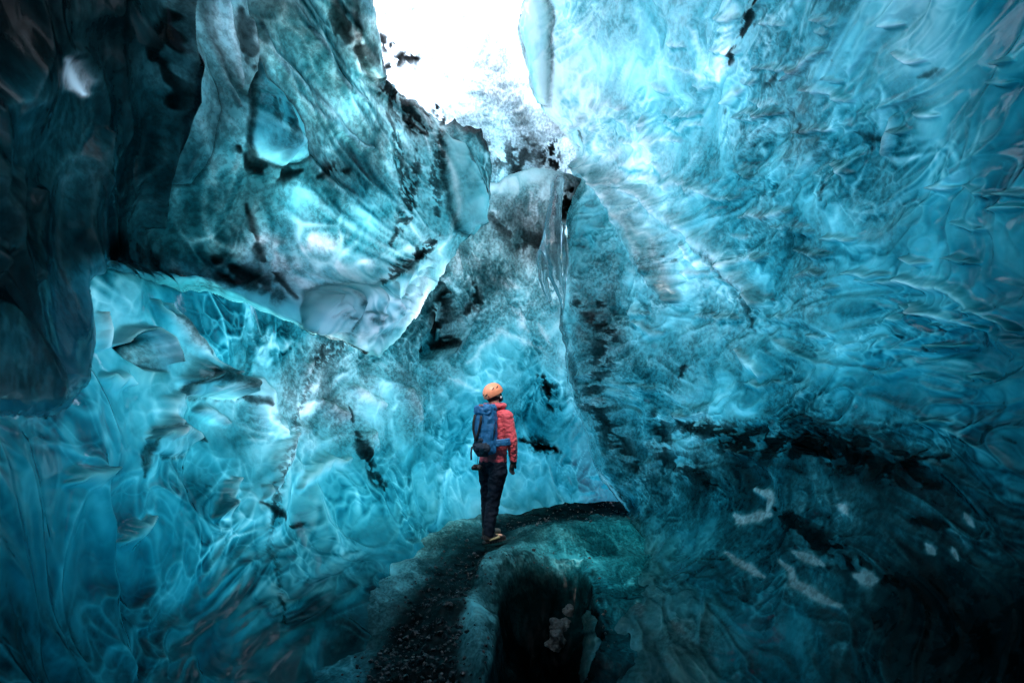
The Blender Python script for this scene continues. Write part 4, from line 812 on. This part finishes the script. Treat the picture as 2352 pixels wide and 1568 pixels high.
def ice_body(name, chains, mat, label, cat, key='A', tm=1.0, nm=1.0, seed=1, rel=.03, sc=1.0, voxel=.012, smooth=10, tex=.8, fn=None, group=None):
    bm = bmesh.new()
    for ch in chains: chain(bm, [(Vector(pt(u, v, D)), r * D / FOC) for u, v, D, r in ch])
    o = bmobj(name, bm, mat); fuse(o, voxel, smooth)
    me = o.data; n = len(me.vertices); co = np.empty(n * 3, np.float32); me.vertices.foreach_get('co', co); co = co.reshape(-1, 3).astype(float)
    no = np.empty(n * 3, np.float32); me.vertex_normals.foreach_get('vector', no); no = no.reshape(-1, 3)
    h, m = relief(co, sc, (1, 1, .6), seed)
    u, v = project(co)
    T = field(u, v, [(a, b, t) for a, b, t, q in ICE_TONES[key]], 75) * tm * np.exp(np.clip(m * tex, -1.2, 1.2)); N = field(u, v, [(a, b, q) for a, b, t, q in ICE_TONES[key]], 75) * nm * np.clip(1 + m, .3, 2)
    if fn: T, N = fn(u, v, co, T, N)
    co = co + no * ((h - h.mean()) * rel / .05)[:, None]; me.vertices.foreach_set('co', co.astype(np.float32).ravel())
    for k, a in (('depth_and_light', T), ('soil_and_shade', N)): at = me.attributes.new(k, 'FLOAT', 'POINT'); at.data.foreach_set('value', np.maximum(a, 0).astype(np.float32))
    me.update(); return tag(o, label, cat, group)
def tear_fn(u, v, co, T, N):
    g = ss(250, 370, v); sp = ss(.05, .25, fbm(co * np.array([9, 9, 4]), 3, 640)) * ss(340, 260, v) * ss(590, 610, u) * ss(680, 650, u)
    return T * .2, N * .2 + sp * 2.2
ice_body('icicle', [[(1282, 415, 9.3, 14), (1272, 500, 9.25, 20), (1268, 570, 9.2, 23), (1276, 630, 9.2, 18), (1290, 680, 9.2, 8), (1293, 708, 9.2, 2)], [(1262, 520, 9.2, 12), (1246, 590, 9.15, 14), (1246, 640, 9.15, 11), (1262, 690, 9.15, 5)], [(1294, 520, 9.2, 10), (1297, 600, 9.2, 9), (1294, 660, 9.2, 4)]], M_CLEAR, 'twisted grey glassy icicle hanging in the middle above the person', 'icicle', key='B', rel=.03, seed=18, sc=.35, nm=.3, tm=.3, voxel=.014)

# jagged, frosted ledge standing in the hollow
def ledge():
    rnd = random.Random(5); bm = bmesh.new(); M = plain('frosted_rock', (.007, .016, .020), .55, 1.0, 30, .9, bump_dist=.03)
    path = [(1352, 1335, -.22), (1325, 1368, -.28), (1308, 1400, -.32), (1285, 1435, -.36), (1262, 1462, -.4)]
    for i, (u, v, z) in enumerate(path):
        d = (z - 1.75) / ray(u, v)[2]; c = Vector(CAM + ray(u, v) * d)
        for k in range(5):
            p = c + Vector((rnd.uniform(-.06, .06), rnd.uniform(-.1, .1), -.06 * k)); capsule(bm, p, p - Vector((rnd.uniform(-.05, .05), rnd.uniform(-.05, .05), .16)), rnd.uniform(.045, .075), .10, 9)
    for (a, b) in zip(path, path[1:]):
        pa, pb = [Vector(CAM + ray(u, v) * ((z - 1.75) / ray(u, v)[2])) - Vector((0, 0, .1)) for u, v, z in (a, b)]; capsule(bm, pa, pb, .08, .08)
    o = bmobj('rock_ledge', bm, M); fuse(o, .011, 2, .030, 8, 77); tag(o, 'jagged frosted rock ledge inside the dark hollow in the floor', 'rock')
ledge()

# loose grit and pebbles lying on the worn path and the rim of the hollow
def gravel():
    rnd = random.Random(11); bm = bmesh.new(); n = 0
    near = GP[(GP[..., 1] > 3.5) & (GP[..., 1] < 12) & (np.abs(GP[..., 0]) < 2.2)]
    while n < 1400:
        u, v = rnd.uniform(700, 1480), rnd.uniform(1130, 1600); a, b = np.array([float(u)]), np.array([float(v)])
        s = sdist(a, b, pathp)[0]; h = sdist(a, b, hole)[0]
        if h > -2 or abs(u - 1128) < 45 and abs(v - 1246) < 22: continue
        if s < 0 and rnd.random() > .55 * math.exp(s / 22) + .25 * math.exp(h / 16): continue
        x, y, _ = pt(u, v, float(ground_depth(v))); i = np.argmin((near[:, 0] - x) ** 2 + (near[:, 1] - y) ** 2); z = near[i, 2]
        r = rnd.choice([.006, .008, .010, .013, .02]) * rnd.uniform(.5, 1.25)
        m = Matrix.Translation((x, y, z + r * .2)) @ Matrix.Rotation(rnd.uniform(0, 6.3), 4, Vector((rnd.random(), rnd.random(), rnd.random())).normalized()) @ Matrix.Diagonal((r, r * rnd.uniform(.6, 1.2), r * rnd.uniform(.45, .9), 1))
        vs = bmesh.ops.create_icosphere(bm, subdivisions=1, radius=1, matrix=m)['verts']
        for q in vs: q.co += Vector((rnd.uniform(-1, 1), rnd.uniform(-1, 1), rnd.uniform(-1, 1))) * r * .22
        n += 1
    M = plain('wet_gravel', (.008, .010, .012), .35, .6, 90, .7, spec=.3)
    o = bmobj('gravel', bm, M, smooth=False); tag(o, 'wet dark gravel scattered over the path', kind='stuff')
gravel()
